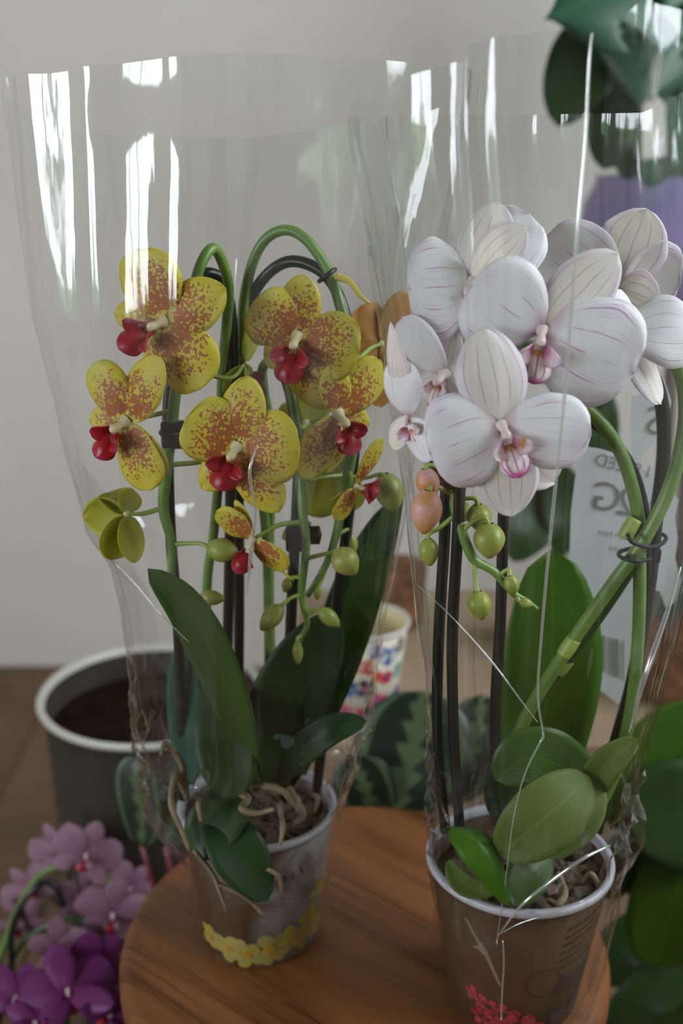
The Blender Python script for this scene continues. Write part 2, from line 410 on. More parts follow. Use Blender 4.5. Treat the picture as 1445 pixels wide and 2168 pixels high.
M['shrub'] = simple('garden leaves', (.10, .20, .04), .6, (.16, .28, .07), 3, transl=.35)
M['trunk'] = simple('shrub trunk', (.08, .05, .03), .9)
def shrub(x, y, r, h, label):
    root = empty('garden_shrub', (x, y, -.62), label, 'shrub', 'shrubs outside the left window')
    V, Fc = [], []; g = random.Random(int(x * 31 + y * 77))
    for i in range(900):
        d = Vector((g.gauss(0, 1), g.gauss(0, 1), g.gauss(0, 1))).normalized() * (.55 + .45 * g.random())
        c = Vector((x + d.x * r, y + d.y * r, -.62 + h * .58 + d.z * h * .42))
        a = Vector((g.uniform(-1, 1), g.uniform(-1, 1), g.uniform(-1, .4))).normalized(); b = a.orthogonal().normalized(); k = len(V); q = g.uniform(.04, .08)
        V += [c, c + a * q + b * q * .4, c + a * q * 2, c + a * q - b * q * .4]; Fc.append((k, k+1, k+2, k+3))
    obj('foliage', V, Fc, M['shrub'], root, (x, y, -.62 + h * .5), smooth=False)
    tube('trunk', [(x, y, -.62), (x + .03, y, -.62 + h * .6)], [.04, .02], M['trunk'], root)
shrub(-3.6, -1.9, .55, 1.5, 'larger leafy green shrub outside the left window')
shrub(-3.3, -.5, .40, 1.2, 'smaller leafy green shrub outside the left window')

# ------------------------------------------------------------------ the stool
TX, TY, TR = 0.0175, 0.738, 0.188
st = empty('round_stool', (TX, TY, FLOOR), 'round brown wooden stool carrying the two wrapped orchids', 'stool')
prof = [(0.0001, -.034), (TR-.012, -.034), (TR-.004, -.030), (TR, -.022), (TR, -.010), (TR-.003, -.0035), (TR-.010, 0), (0.0001, 0)]
lathe('stool_top', prof, M['wood'], st, (TX, TY, 0), 96)
for a in (45, 135, 225, 315):
    d = Vector((math.cos(R(a)), math.sin(R(a)), 0)); c = Vector((TX, TY, 0))
    tube('leg', [c + d * .115 + Vector((0, 0, -.034)), c + d * .155 + Vector((0, 0, FLOOR))], [.017, .014], M['wood'], st, n=14)
for a in (45, 135):
    d = Vector((math.cos(R(a)), math.sin(R(a)), 0)); c = Vector((TX, TY, FLOOR + (.16 if a == 45 else .19)))
    tube('stretcher', [c - d * .135, c + d * .135], .009, M['wood'], st, n=10)

# ------------------------------------------------------------------ flat print on pots
def text_geo(s, size, align='LEFT'):
    cu = bpy.data.curves.new('lettering', 'FONT'); cu.body = s; cu.size = size; cu.align_x = align; cu.resolution_u = 3
    o = bpy.data.objects.new('lettering', cu); COL.objects.link(o)
    bpy.context.view_layer.update()
    me = o.evaluated_get(bpy.context.evaluated_depsgraph_get()).to_mesh()
    V = [tuple(v.co) for v in me.vertices]; Fc = [tuple(p.vertices) for p in me.polygons]
    o.evaluated_get(bpy.context.evaluated_depsgraph_get()).to_mesh_clear()
    bpy.data.objects.remove(o); bpy.data.curves.remove(cu)
    return V, Fc
class Pot:
    def __init__(s, c, rb, rt, h): s.c, s.rb, s.rt, s.h = Vector(c), rb, rt, h
    def r(s, z): return s.rb + (s.rt - s.rb) * z / s.h
    def at(s, th, z, off=.0004):
        r = s.r(z) + off; return s.c + Vector((r * math.sin(th), -r * math.cos(th), z))
def decal(pot, name, V, Fc, th0, z0, m, parent, rot=0.0, off=.0004):
    ca, sa = math.cos(rot), math.sin(rot)
    W = []
    for x, y, *_ in V:
        X, Y = x * ca - y * sa, x * sa + y * ca
        z = z0 + Y; W.append(pot.at(th0 + X / pot.r(z), z, off))
    return obj(name, W, Fc, m, parent, pot.at(th0, z0, off), smooth=False)
def blossom_geo(r, n=5, wob=.0, deep=.38):
    V, Fc = [(0, 0, 0)], []
    K = 40
    for i in range(K):
        a = 2 * math.pi * i / K; q = r * (1 - deep + deep * abs(math.cos(n * a / 2)) ** .7) * (1 + wob * math.sin(3 * a + 1))
        V.append((q * math.cos(a), q * math.sin(a), 0))
    for i in range(K): Fc.append((0, 1 + i, 1 + (i + 1) % K))
    return V, Fc
def rect_geo(w, h): return [(-w/2, -h/2, 0), (w/2, -h/2, 0), (w/2, h/2, 0), (-w/2, h/2, 0)], [(0, 1, 2, 3)]
def m_clearpot():
    m, N, L, out = mat('milky printed pot')
    v = coords(N, L); n = nz(N, L, v, 22, 4, .6, .6)
    s = N('ShaderNodeSeparateXYZ'); L(v, s.inputs[0])
    k = mth(N, L, 'ADD', mth(N, L, 'MULTIPLY', s.outputs[0], 9.0), mth(N, L, 'MULTIPLY_ADD', n, 1.6, -.55))
    c = mixc(N, L, rng(N, L, k, .12, .95), (.060, .031, .014), (.27, .245, .245))
    p = N('ShaderNodeBsdfPrincipled'); p.inputs['Roughness'].default_value = .45; p.inputs['Specular IOR Level'].default_value = .2; L(c, p.inputs['Base Color'])
    L(p.outputs[0], out.inputs[0]); return m
M['clearpot'] = m_clearpot()
M['kraft'] = simple('kraft printed pot', (.072, .039, .019), .5, (.055, .030, .015), 25, spec=.08)
M['rim'] = simple('milky rim', (.38, .37, .40), .4)
M['inkd'] = simple('dark grey print', (.018, .020, .020), .5)
M['inkb'] = simple('brown print', (.030, .020, .014), .5)
M['inkl'] = simple('pale tan print', (.20, .15, .09), .5)
M['inkr'] = simple('red blossom print', (.20, .012, .02), .6, (.34, .05, .07), 260, spec=.1)
M['inky'] = simple('yellow blossom print', (.36, .27, .04), .6, (.30, .26, .10), 160, spec=.1)
M['inko'] = simple('orange print', (.45, .22, .02), .5)
M['bark'] = simple('potting bark', (.05, .03, .02), .9, (.10, .06, .035), 80, bmp=.5)

PLc = Vector((px(551, 1965, .745).x, .745, 0)); PRc = Vector((px(1083, 2100, .677).x, .677, 0))
potL = Pot(PLc, .0445, .0575, .113); potR = Pot(PRc, .0455, .0625, .115)
def build_pot(name, pot, m, label):
    rb, rt, h = pot.rb, pot.rt, pot.h
    root = empty(name, pot.c, label, 'plant pot')
    lathe('pot_body', [(.0001, 0), (rb-.002, 0), (rb, .002), (rt-.0004, h-.004), (rt-.002, h-.004), (rb-.002, .004), (.0001, .004)], m, root, pot.c, 64)
    lathe('rim', [(rt-.0030, h-.005), (rt+.0004, h-.005), (rt+.0022, h-.003), (rt+.0024, h), (rt+.0010, h+.0015), (rt-.0022, h+.0012), (rt-.0030, h-.005)], M['rim'], root, pot.c, 64)
    return root
plot = build_pot('orchid_pot', potL, M['clearpot'], 'milky printed plastic pot with yellow blossom print, under the spotted orchid')
prot = build_pot('orchid_pot', potR, M['kraft'], 'kraft brown printed pot with red blossom print, under the white orchid')
def bark(pot, label):
    h = pot.h - .016; r = pot.r(h) - .0036
    V, Fc = [], []; n = 26
    V.append(pot.c + Vector((0, 0, h)))
    for j in range(1, 9):
        for k in range(n):
            a = 2 * math.pi * k / n; q = r * j / 8
            p = Vector((q * math.cos(a), q * math.sin(a), h)); p.z += .006 * noise.noise(p * 90) * (1 if j < 8 else 0)
            V.append(pot.c + p)
    for k in range(n): Fc.append((0, 1 + k, 1 + (k + 1) % n))
    for j in range(7):
        for k in range(n):
            a, b = 1 + j*n + k, 1 + j*n + (k+1) % n; Fc.append((a, a + n, b + n, b))
    for i in range(110):                                  # chips
        a = rnd.uniform(0, 6.283); q = r * .9 * math.sqrt(rnd.random())
        c = pot.c + Vector((q * math.cos(a), q * math.sin(a), h + rnd.uniform(.001, .006)))
        Mx = Matrix.Rotation(rnd.uniform(0, 6), 3, 'Z') @ Matrix.Rotation(rnd.uniform(-.7, .7), 3, 'X')
        sx, sy, sz = rnd.uniform(.003, .008), rnd.uniform(.002, .005), rnd.uniform(.001, .003)
        v, f = box_geo(-sx, sx, -sy, sy, -sz, sz); k = len(V)
        V += [c + Mx @ (p * rnd.uniform(.75, 1.1)) for p in v]; Fc += [tuple(x + k for x in t) for t in f]
    o = obj('potting_bark', V, Fc, M['bark'], None, pot.c + Vector((0, 0, h)), smooth=False)
    return tag(o, label, 'bark', kind='stuff')
bark(potL, 'dark bark chips filling the milky printed pot'); bark(potR, 'dark bark chips filling the kraft brown pot')
# print on the left pot
def dblossom(pot, root, th, z, r, m, rot=0.0, core=None, deep=.38):
    b = decal(pot, 'printed_blossom', *blossom_geo(r, 5, .12, deep), th, z, m, root, rot)
    if core: decal(pot, 'blossom_centre', *blossom_geo(r * .28, 6), th, z, core, root, rot, .0007)
for th, z, r in ((-.85, .018, .012), (-.50, .016, .013), (-.15, .013, .014), (.22, .018, .016), (.58, .022, .013), (.95, .035, .012), (1.12, .055, .010), (.80, .020, .012), (1.2, .02, .012)):
    dblossom(potL, plot, th, z, r, M['inky'], th * 3, M['inko'])
dblossom(potL, plot, .05, .094, .014, M['inky'], 1, M['inko'])
decal(potL, 'printed_lettering', *text_geo('O L I', .0105), .32, .077, M['inkd'], plot, R(9))
# print on the right pot
for th, z, r in ((-.72, .030, .008), (-.50, .024, .010), (-.30, .020, .012), (-.08, .012, .013), (-.35, .006, .009), (-.62, .012, .009), (.12, .010, .010)):
    dblossom(potR, prot, th, z, r, M['inkr'], th * 5 + z * 90, M['inkb'] if r > .0085 else None, .68)
decal(potR, 'printed_shoot', [(-.022, .026, 0), (-.020, .027, 0), (-.004, .004, 0), (.006, -.024, 0), (.003, -.022, 0), (-.006, .0, 0), (-.012, .004, 0), (-.017, .003, 0), (-.010, .0075, 0)], [(0, 1, 8), (1, 2, 8), (2, 3, 4), (2, 4, 5), (2, 5, 8), (5, 6, 8), (6, 7, 8)], -.42, .070, M['inkl'], prot)
def word_row(pot, root, th, z, words, hgt, m, rot):
    V, Fc, x = [], [], 0.0                               # print too small to read: word-long strokes
    for wl in words:
        k = len(V); V += [(x, 0, 0), (x + wl, 0, 0), (x + wl, hgt, 0), (x, hgt, 0)]; Fc.append((k, k+1, k+2, k+3)); x += wl + hgt * .9
    decal(pot, 'printed_lettering', V, Fc, th, z, m, root, rot)
wr = random.Random(3)
for i in range(6): word_row(potR, prot, .42 - i * .012, .094 - i * .0068, [wr.uniform(.003, .009) for _ in range(5)], .0022, M['inkb'], R(10))
word_row(potR, prot, .50, .046, [.011, .004, .009], .0034, M['inkd'], R(10)); word_row(potR, prot, .38, .0385, [.0035, .010, .005], .0032, M['inkd'], R(10))
for th, z in ((.50, .016), (.86, .020)):
    decal(potR, 'printed_emblem', *blossom_geo(.0058, 3), th, z, M['inkd'], prot, .4)
    decal(potR, 'printed_emblem', *rect_geo(.008, .0025), th, z - .0062, M['inkd'], prot, .15)
for q in (0, 1, 2): decal(potR, 'printed_emblem', *rect_geo(.010, .006), .95, .035 + q * .008, M['inkd'], prot, .2)
def ring_geo(r, w):
    K = 40; V = [(q * math.cos(2*math.pi*i/K), q * math.sin(2*math.pi*i/K), 0) for q in (r, r - w) for i in range(K)]
    return V, [(i, (i+1) % K, K + (i+1) % K, K + i) for i in range(K)]
decal(potR, 'printed_emblem', *ring_geo(.013, .0008), .22, .050, M['inkb'], prot)

# ------------------------------------------------------------------ orchid pieces
def prof_w(t, tm, pb, pt, base=.10):
    if t < tm: s = 1 - t / tm; return max((1 - s ** pb) ** (1 / pb), base)
    s = (t - tm) / (1 - tm); return max(0.0, 1 - s ** pt) ** (1 / pt)
SHAPES = {'petal': (.56, 1.7, 2.3), 'sepal': (.52, 1.9, 1.75), 'lip': (.6, 1.8, 1.8), 'lobe': (.6, 2.0, 2.2), 'point': (.35, 1.8, 1.25)}
def tepal_geo(base, tip, W, face, bend, cup, shape, nu=11, nv=15, ruf=.02, seed=0.0):
    a = tip - base; Ln = a.length; s = a.cross(face).normalized(); n = s.cross(a).normalized()
    tm, pb, pt = SHAPES[shape]; V, Fc, UV = [], [], []
    for j in range(nv):
        t = j / (nv - 1); t = 1 - (1 - t) ** 1.25
        h = prof_w(t, tm, pb, pt)
        for i in range(nu):
            u = 2 * i / (nu - 1) - 1
            ru = ruf * W * noise.noise(Vector((u * 1.6 + seed, t * 2.2, seed * 3.1))) * (.3 + abs(u))
            edge = 1 + .04 * noise.noise(Vector((seed * 7, t * 5, math.copysign(3, u)))) * abs(u)
            V.append(base + a * t + s * (u * h * W / 2 * edge) + n * (bend * Ln * math.sin(math.pi * t) + cup * W * (u * h) ** 2 + ru * 3))
            UV.append(((u + 1) / 2, t))
    for j in range(nv - 1):
        for i in range(nu - 1):
            Fc.append((j*nu+i, j*nu+i+1, (j+1)*nu+i+1, (j+1)*nu+i))
    return V, Fc, UV
def tepal(name, base, tip, W, face, bend, cup, shape, m, parent, th=.0005, **k):
    V, Fc, UV = tepal_geo(base, tip, W, face, bend, cup, shape, seed=rnd.uniform(0, 50), **k)
    return solid(obj(name, V, Fc, m, parent, base, uv=UV), th)
def ellipsoid_geo(c, ax, ln, r, n=10, m=8, prof=None):
    """body of revolution around unit vector ax, from c to c + ax * ln"""
    s = ax.orthogonal().normalized(); t = ax.cross(s); V, Fc = [], []
    for j in range(m + 1):
        q = j / m; rr = r * (prof(q) if prof else math.sqrt(max(1e-4, 1 - (2*q - 1) ** 2)))
        for k in range(n):
            a = 2 * math.pi * k / n; V.append(c + ax * (ln * q) + (s * math.cos(a) + t * math.sin(a)) * rr)
    for j in range(m):
        for k in range(n): Fc.append((j*n+k, j*n+(k+1) % n, (j+1)*n+(k+1) % n, (j+1)*n+k))
    return V, Fc
KIND = {
 'spot': dict(p='spot', s='spot', lip='rlip', lobe='rlip', col='column', ped='pedi'),
 'gyel': dict(p='gyel', s='gyel', lip='rlip', lobe='rlip', col='column', ped='pedi'),
 'orange': dict(p='orange', s='orange', lip='rlip', lobe='orange', col='column', ped='pedi'),
 'white': dict(p='vein', s='wsep', lip='wlip', lobe='wlobe', col='columnw', ped='pedi'),
 'pink': dict(p='pink', s='pink', lip='rlip', lobe='pink', col='columnw', ped='stemdark'),
 'magenta': dict(p='magenta', s='magenta', lip='rlip', lobe='magenta', col='columnw', ped='stemdark'),
}
def flower(root, kind, c, face, tep, lip=None, ped=None, lipw=34, column=True, lobes=True, colpx=44):
    """c = (x, y, Y); face = rough facing direction; tep = [(P|S, tipx, tipy, dY, width_px[, bend, cup])]; lip = (tipx, tipy, dY)"""
    K = KIND[kind]; C = px(*c); s = mpp(c[1], c[2]); face = Vector(face).normalized()
    lv = (px(lip[0], lip[1], c[2] + lip[2]) - C) if lip else Vector((0, 0, -.01)) 
    fd = (face * .8 + lv.normalized() * .75).normalized()
    if column:
        V, Fc = ellipsoid_geo(C - fd * colpx * s * .10 + face * 2 * s, fd, colpx * s * 1.05, colpx * s * .27, 14, 12, lambda q: (1.25 - .55 * min(1, q / .35) if q < .35 else .70 + .35 * (q - .35)) * math.sqrt(max(1e-3, 1 - max(0, (q - .72) / .28) ** 2)))
    else:
        V, Fc = ellipsoid_geo(C - face * 6 * s, face, 12 * s, 8 * s)
    fo = obj('flower', V, Fc, M[K['col']], root, C)
    for q in tep:
        k, tx, ty, dY, wp = q[:5]; bend = q[5] if len(q) > 5 else .05; cup = q[6] if len(q) > 6 else -.10
        tip = px(tx, ty, c[2] + dY); base = C + (tip - C).normalized() * 2 * s - face * (3 * s if k == 'S' else 1 * s)
        sh = {'P': 'petal', 'S': 'sepal', 'T': 'point'}[k]
        tepal('petal' if k == 'P' else 'sepal', base, tip, wp * s, face, bend, cup, sh, M[K['p'] if k == 'P' else K['s']], fo)
    if lip:
        tip = px(lip[0], lip[1], c[2] + lip[2]); b = C + lv * .36 + face * 4 * s
        lo = tepal('lip', b, tip, lipw * s, face, .16, -.35, 'lip', M[K['lip']], fo, .001)
        if lobes:
            sd = lv.normalized().cross(face).normalized()
            for g in (-1, 1):
                bb = C + lv * .30 + sd * g * lipw * s * .18
                tt = C + lv * .50 + sd * g * lipw * s * .70 + face * lipw * s * .45
                tepal('side_lobe', bb, tt, lipw * s * .62, (face + sd * -g * 1.1).normalized(), .12, .25, 'lobe', M[K['lobe']], fo, .0008, nu=7, nv=9)
    if ped:
        pts = [C - face * 3 * s] + [px(*p) for p in ped]
        tube('pedicel', pts, [.0012, .0016, .0018], M[K['ped']], fo, n=7)
    return fo
def bud(root, base, tip, wpx, m, stalk=None, groove=.07):
    """base and tip are (x, y, Y)"""
    B, T = px(*base), px(*tip); s = mpp(base[1], base[2]); ax = (T - B).normalized(); ln = (T - B).length; r = wpx * s / 2
    pf = lambda q: math.sin(math.pi * min(1, q * .93 + .05)) ** .62 * (1.06 - .25 * q)
    sv = ax.orthogonal().normalized(); tv = ax.cross(sv); V, Fc = [], []; n, mm = 20, 12
    for j in range(mm + 1):
        q = j / mm
        for k in range(n):
            a = 2 * math.pi * k / n; g = 1 + groove * (abs(math.cos(2.5 * a)) ** .5 - .6) * math.sin(math.pi * q)
            V.append(B + ax * ln * q + (sv * math.cos(a) + tv * math.sin(a)) * r * pf(q) * g)
    for j in range(mm):
        for k in range(n): Fc.append((j*n+k, j*n+(k+1) % n, (j+1)*n+(k+1) % n, (j+1)*n+k))
    Fc.append(tuple(range(mm*n, mm*n+n)))
    b = obj('bud', V, Fc, m, root, B)
    if stalk:
        tube('stalk', [B + ax * r * .1] + [px(*p) for p in stalk], [.0016, .0013, .0017], M['pedi'], b, n=7)
    return b
def leaf(root, pts, wpx, m, face=(0, -1, .35), fold=.12, tm=.5, pt=1.9, pb=1.9, th=.0012, name='leaf', nu=9, nv=22, base=.22, wave=.0, twist=0.0):
    """spine through (x, y, Y) points from foot to tip"""
    P = cr([px(*p) for p in pts], nv); q = pts[len(pts) // 2]; W = wpx * mpp(q[1], q[2]) / 2
    fc = Vector(face).normalized(); V, Fc, UV = [], [], []; sd = rnd.uniform(0, 40)
    for j in range(nv):
        t = j / (nv - 1)
        a = (P[min(j+1, nv-1)] - P[max(j-1, 0)]).normalized()
        s = a.cross(fc).normalized(); n = s.cross(a).normalized()
        if twist: 
            qn = Matrix.Rotation(twist * t, 3, a); s = qn @ s; n = qn @ n
        h = prof_w(t, tm, pb, pt, base)
        for i in range(nu):
            u = 2 * i / (nu - 1) - 1
            V.append(P[j] + s * (u * h * W) + n * (fold * W * abs(u) ** 1.3 * h * 2 + wave * W * noise.noise(Vector((u + sd, t * 3, sd)))))
            UV.append(((u + 1) / 2, t))
    for j in range(nv - 1):
        for i in range(nu - 1): Fc.append((j*nu+i, j*nu+i+1, (j+1)*nu+i+1, (j+1)*nu+i))
    return solid(obj(name, V, Fc, m, root, P[0], uv=UV), th)

# ------------------------------------------------------------------ the spotted orchid (left)
ol = empty('orchid_plant', PLc + Vector((0, 0, potL.h - .016)), 'yellow orchid with crimson spots, in the left clear sleeve', 'orchid')
ptube('stem', [(440,1640,.755),(437,1270,.76),(452,1130,.755),(465,980,.75),(470,800,.745),(480,680,.735),(483,600,.725),(455,527,.71),(425,560,.70),(405,640,.70),(385,760,.70),(370,840,.70),(362,920,.70),(350,1010,.70),(346,1080,.70),(363,1150,.70),(366,1230,.70),(400,1262,.70)], [11,11,11,11,11,11,12,12,10,7], M['stem'], ol, n=12)
ptube('stem', [(570,1640,.765),(568,1300,.765),(562,1120,.762),(545,1000,.76),(522,850,.755),(512,700,.75),(525,590,.745),(555,515,.74),(600,487,.735),(645,505,.73),(690,565,.725),(712,620,.715),(730,690,.712),(748,790,.713),(752,900,.716),(735,1010,.718),(725,1060,.72),(712,1130,.72),(690,1195,.72),(650,1262,.72)], [11,11,11,11,11,11,12,12,10,6], M['stem'], ol, n=12)
ptube('stem', [(588,1640,.77),(572,1350,.775),(570,1150,.775),(575,950,.765),(556,810,.755),(560,772,.75),(585,766,.742),(607,800,.735),(624,880,.728),(636,980,.72),(640,1080,.713),(648,1150,.71),(638,1260,.71),(650,1318,.71),(637,1350,.71),(632,1372,.71)], [11,11,11,10,10,10,9,6,4], M['stem'], ol, n=12)
ptube('aerial_root', [(712,585,.715),(740,597,.71),(762,626,.70),(783,643,.70)], [9,6,5,3], M['stemy'], ol)
# flowers
flower(ol, 'spot', (345,682,.68), (-.42,-.88,.08), [('S',478,612,-.012,112),('S',243,662,.014,82),('S',326,818,.006,76),('P',288,528,.002,158),('P',424,824,-.010,160,.04)], (252,738,-.012), [(400,700,.70),(392,745,.705)], 60)
flower(ol, 'spot', (265,893,.675), (-.48,-.86,.08), [('S',338,755,-.010,98),('S',190,888,.014,70),('S',352,1008,.0,72),('P',198,768,.008,108,.05),('P',318,1038,-.008,112,.05)], (203,968,-.010), [(320,880,.70),(364,870,.70)], 56)
flower(ol, 'spot', (628,714,.70), (-.12,-.97,.15), [('S',640,580,.004,92),('S',566,776,.0,78),('S',686,865,.0,108),('P',535,640,.0,132,.05),('P',760,748,-.006,150,.05)], (603,812,-.014), [(680,700,.72),(728,690,.72)], 60)
flower(ol, 'spot', (500,948,.668), (-.16,-.96,.12), [('S',526,797,.004,100),('S',428,1036,.002,78),('S',590,1084,.0,104),('P',394,885,.0,150,.05),('P',634,948,-.006,160,.06)], (462,1038,-.012), [(440,975,.70),(352,985,.70)], 60)
flower(ol, 'spot', (716,878,.70), (.42,-.88,.1), [('S',704,768,-.004,74),('S',780,902,.016,66),('S',688,1002,-.004,74),('P',806,764,.016,96,.05),('P',634,1010,-.014,92,.05)], (750,962,-.010), [(680,850,.725),(640,828,.735)], 56)
flower(ol, 'spot', (536,1142,.69), (-.35,-.75,-.35), [('S',498,1058,.004,36),('P',458,1082,.004,78,.04),('P',606,1206,-.004,74,.08),('T',622,1230,.002,16)], (500,1214,-.008), [(590,1112,.70),(636,1105,.71)], 40, colpx=26)
flower(ol, 'spot', (752,1030,.70), (.80,-.55,0), [('S',700,1060,.01,40),('P',808,928,.004,58,.06),('P',714,1104,-.004,70,.06)], (800,1046,-.006), [(740,1000,.715),(745,960,.718)], 42, colpx=22)
flower(ol, 'gyel', (728,1004,.745), (.1,.95,.1), [('S',648,1088,.0,92),('S',752,1080,.004,66),('P',690,930,.004,90),('S',640,1000,.01,70)], None, [(690,1010,.735),(650,1018,.722)], column=False)
flower(ol, 'gyel', (520,770,.745), (.8,-.5,0), [('S',478,838,.0,66),('P',546,668,.0,62),('P',545,840,-.006,48),('S',500,740,.01,40)], (562,838,-.004), [(490,800,.725),(440,792,.705),(400,775,.702)], 26, colpx=18)
flower(ol, 'orange', (806,728,.755), (.45,-.85,0), [('P',762,648,.0,88),('P',868,622,.008,78),('P',858,770,.0,90),('S',762,760,-.006,66),('S',806,862,.004,92)], None, [(780,740,.735),(748,770,.716)], column=False)
flower(ol, 'gyel', (648,895,.755), (-.1,.95,.1), [('P',584,882,.0,84),('P',668,838,.0,80),('S',690,930,.0,70),('S',640,980,.0,70)], None, [(640,905,.74),(628,900,.732)], column=False)
flower(ol, 'gyel', (268,1088,.69), (-.55,.70,-.1), [('P',236,1040,.014,88,.12,-.2),('S',276,1036,.006,56,.12,-.2),('S',176,1098,.006,90,.14,-.22),('S',236,1186,-.002,96,.14,-.22),('S',286,1192,-.008,62,.14,-.22)], None, [(300,1088,.695),(344,1076,.70)], column=False)
# buds
G = M['budg']
bud(ol, (440,1160,.69), (504,1170,.685), 54, G, [(420,1150,.695),(366,1152,.70)])
bud(ol, (424,1263,.70), (475,1268,.695), 34, G, [(415,1262,.70),(400,1262,.70)])
bud(ol, (596,1282,.70), (552,1334,.695), 44, G, [(615,1266,.705),(638,1258,.71)])
bud(ol, (676,1290,.70), (718,1326,.70), 36, G, [(668,1290,.705),(650,1300,.71)])
bud(ol, (712,1164,.70), (752,1216,.695), 62, G, [(690,1172,.705),(648,1182,.71)])
bud(ol, (629,1360,.70), (631,1406,.70), 24, G, [(629,1352,.705),(637,1345,.71)])
bud(ol, (674,1238,.72), (671,1270,.72), 20, G, [(682,1225,.72),(690,1200,.72)])
bud(ol, (650,1112,.72), (598,1140,.722), 46, G, [(655,1108,.716),(644,1108,.712)])
bud(ol, (612,1224,.73), (602,1254,.73), 24, G, [(622,1222,.72),(640,1222,.712)])
bud(ol, (742,1130,.735), (740,1180,.735), 34, G, [(738,1120,.73),(716,1130,.722)])
bud(ol, (812,1004,.715), (836,1082,.715), 66, G, [(802,1004,.718),(770,1012,.72),(738,1008,.72)], .14)
# leaves
leaf(ol, [(548,1660,.715),(512,1545,.685),(462,1405,.672),(398,1288,.67),(312,1204,.672)], 112, M['leaf'], (-.45,-.75,.5), .10, .5, 1.7)
leaf(ol, [(470,1400,.735),(474,1500,.71),(484,1610,.69),(496,1690,.682)], 132, M['leafd'], (0,-.9,.5), .10, .55)
leaf(ol, [(515,1660,.705),(480,1710,.69),(440,1765,.682),(408,1806,.68)], 122, M['leafd'], (-.2,-.8,.6), .10, .5)
leaf(ol, [(450,1700,.705),(486,1775,.675),(526,1840,.666),(566,1908,.662)], 118, M['leafd'], (.2,-.8,.55), .08, .5, 1.6)
leaf(ol, [(548,1660,.74),(586,1540,.725),(640,1420,.72),(708,1300,.722)], 165, M['leafd'], (0,-1,.2), .06, .5)
leaf(ol, [(610,1660,.75),(676,1480,.745),(760,1270,.742),(852,1020,.745)], 104, M['leaf'], (.2,-1,.1), .14, .45, 1.6)
leaf(ol, [(640,1640,.775),(690,1400,.775),(745,1220,.775),(812,1070,.775)], 74, M['leafd'], (0,-1,.1), .1, .5, 1.5)
leaf(ol, [(590,1660,.715),(640,1590,.70),(700,1545,.695),(775,1525,.70)], 70, M['leafd'], (0,-.8,.6), .1, .5)
leaf(ol, [(402,1660,.72),(396,1520,.728),(384,1360,.735)], 84, M['leafblue'], (-.3,-1,.2), .1, .55)
RT = M['root']
for pts, r in (([(395,1690,.70),(385,1620,.695),(352,1575,.69),(340,1600,.685)], 7), ([(392,1680,.695),(372,1640,.69),(362,1700,.68),(382,1752,.675),(400,1800,.672)], 7),
               ([(500,1676,.70),(525,1690,.685),(512,1712,.67),(540,1722,.665),(578,1714,.668)], 8), ([(575,1680,.70),(560,1664,.69),(600,1676,.682),(618,1706,.68)], 8),
               ([(610,1670,.71),(628,1700,.70),(640,1728,.695),(622,1744,.69)], 10), ([(655,1680,.715),(672,1690,.705),(664,1720,.70)], 6),
               ([(440,1690,.695),(420,1700,.68),(425,1740,.672)], 6), ([(410,1800,.672),(450,1850,.668),(470,1900,.667),(480,1930,.667)], 5), ([(460,1870,.668),(520,1900,.664),(560,1940,.664)], 5),
               ([(566,1840,.664),(590,1858,.666),(596,1900,.668)], 5), ([(590,1700,.69),(598,1750,.68),(592,1790,.676)], 6)):
    ptube('root', pts, [r, r, r * .6], RT, ol)
# ------------------------------------------------------------------ stakes and clips in the left pot
SK = M['stake']
def stake(pts, r, label, **k):
    o = ptube('support_stake', pts, r, SK, None, n=12, **k); return tag(o, label, 'plant stake', 'black stakes holding the orchid stems')
stake([(388,1690,.735),(378,1350,.722),(362,1150,.716),(356,1000,.714),(358,830,.714),(385,690,.72),(425,592,.728),(450,580,.732),(476,604,.735),(490,680,.74),(492,800,.745),(487,1100,.75),(481,1380,.752),(470,1690,.755)], 12, 'black hoop stake with the lower arch, behind the leftmost spotted flowers')
stake([(502,1690,.765),(506,1300,.765),(504,900,.762),(509,720,.757),(532,630,.75),(575,572,.742),(625,553,.736),(685,579,.73),(722,640,.727),(745,740,.725),(754,860,.728),(746,1000,.73),(734,1120,.732),(715,1260,.735),(690,1500,.742),(668,1690,.748)], 12, 'black hoop stake with the taller arch over the middle spotted flowers')
stake([(598,775,.742),(618,850,.742),(632,950,.736),(629,1060,.732),(621,1200,.732),(612,1400,.736),(602,1690,.742)], 12, 'straight black stake with a round knobbed clip, between the spotted flowers')
def clip(c, r, axis, label, knob=None, hub=None):
    C = px(*c); s = mpp(c[1], c[2]); root = empty('plant_clip', C, label, 'clip', 'black clips on the orchid stems')
    ax = Vector(axis).normalized(); a = ax.orthogonal().normalized(); b = ax.cross(a)
    P = [C + (a * math.cos(t) + b * math.sin(t)) * r * s for t in [i * .42 for i in range(15)]]
    V, Fc = tube_geo(P, 5 * s, 8); obj('ring', V, Fc, M['clip'], root, C)
    if knob:
        k = px(*knob); V, Fc = ellipsoid_geo(k - Vector((.006, 0, 0)), Vector((1, 0, 0)), .012, .0062, 14, 8, lambda q: min(1, 3.5 * math.sqrt(max(1e-4, q * (1 - q))))); obj('knob', V, Fc, M['clip'], root, k)
    if hub:
        h = px(*hub); V, Fc = box_geo(h.x-.008, h.x+.008, h.y-.004, h.y+.004, h.z-.009, h.z+.009); o = obj('clip_body', V, Fc, M['clip'], root, h, smooth=False)
        m = o.modifiers.new('bevel', 'BEVEL'); m.width = .002; m.segments = 2
    return root
clip((692,583,.724), 21, (.6,-.1,-.8), 'black ring clip where the tallest stem meets its hoop stake')
clip((636,1138,.72), 24, (0,-.1,1), 'black clip with a round knob among the buds', (662,1133,.715), (630,1140,.716))
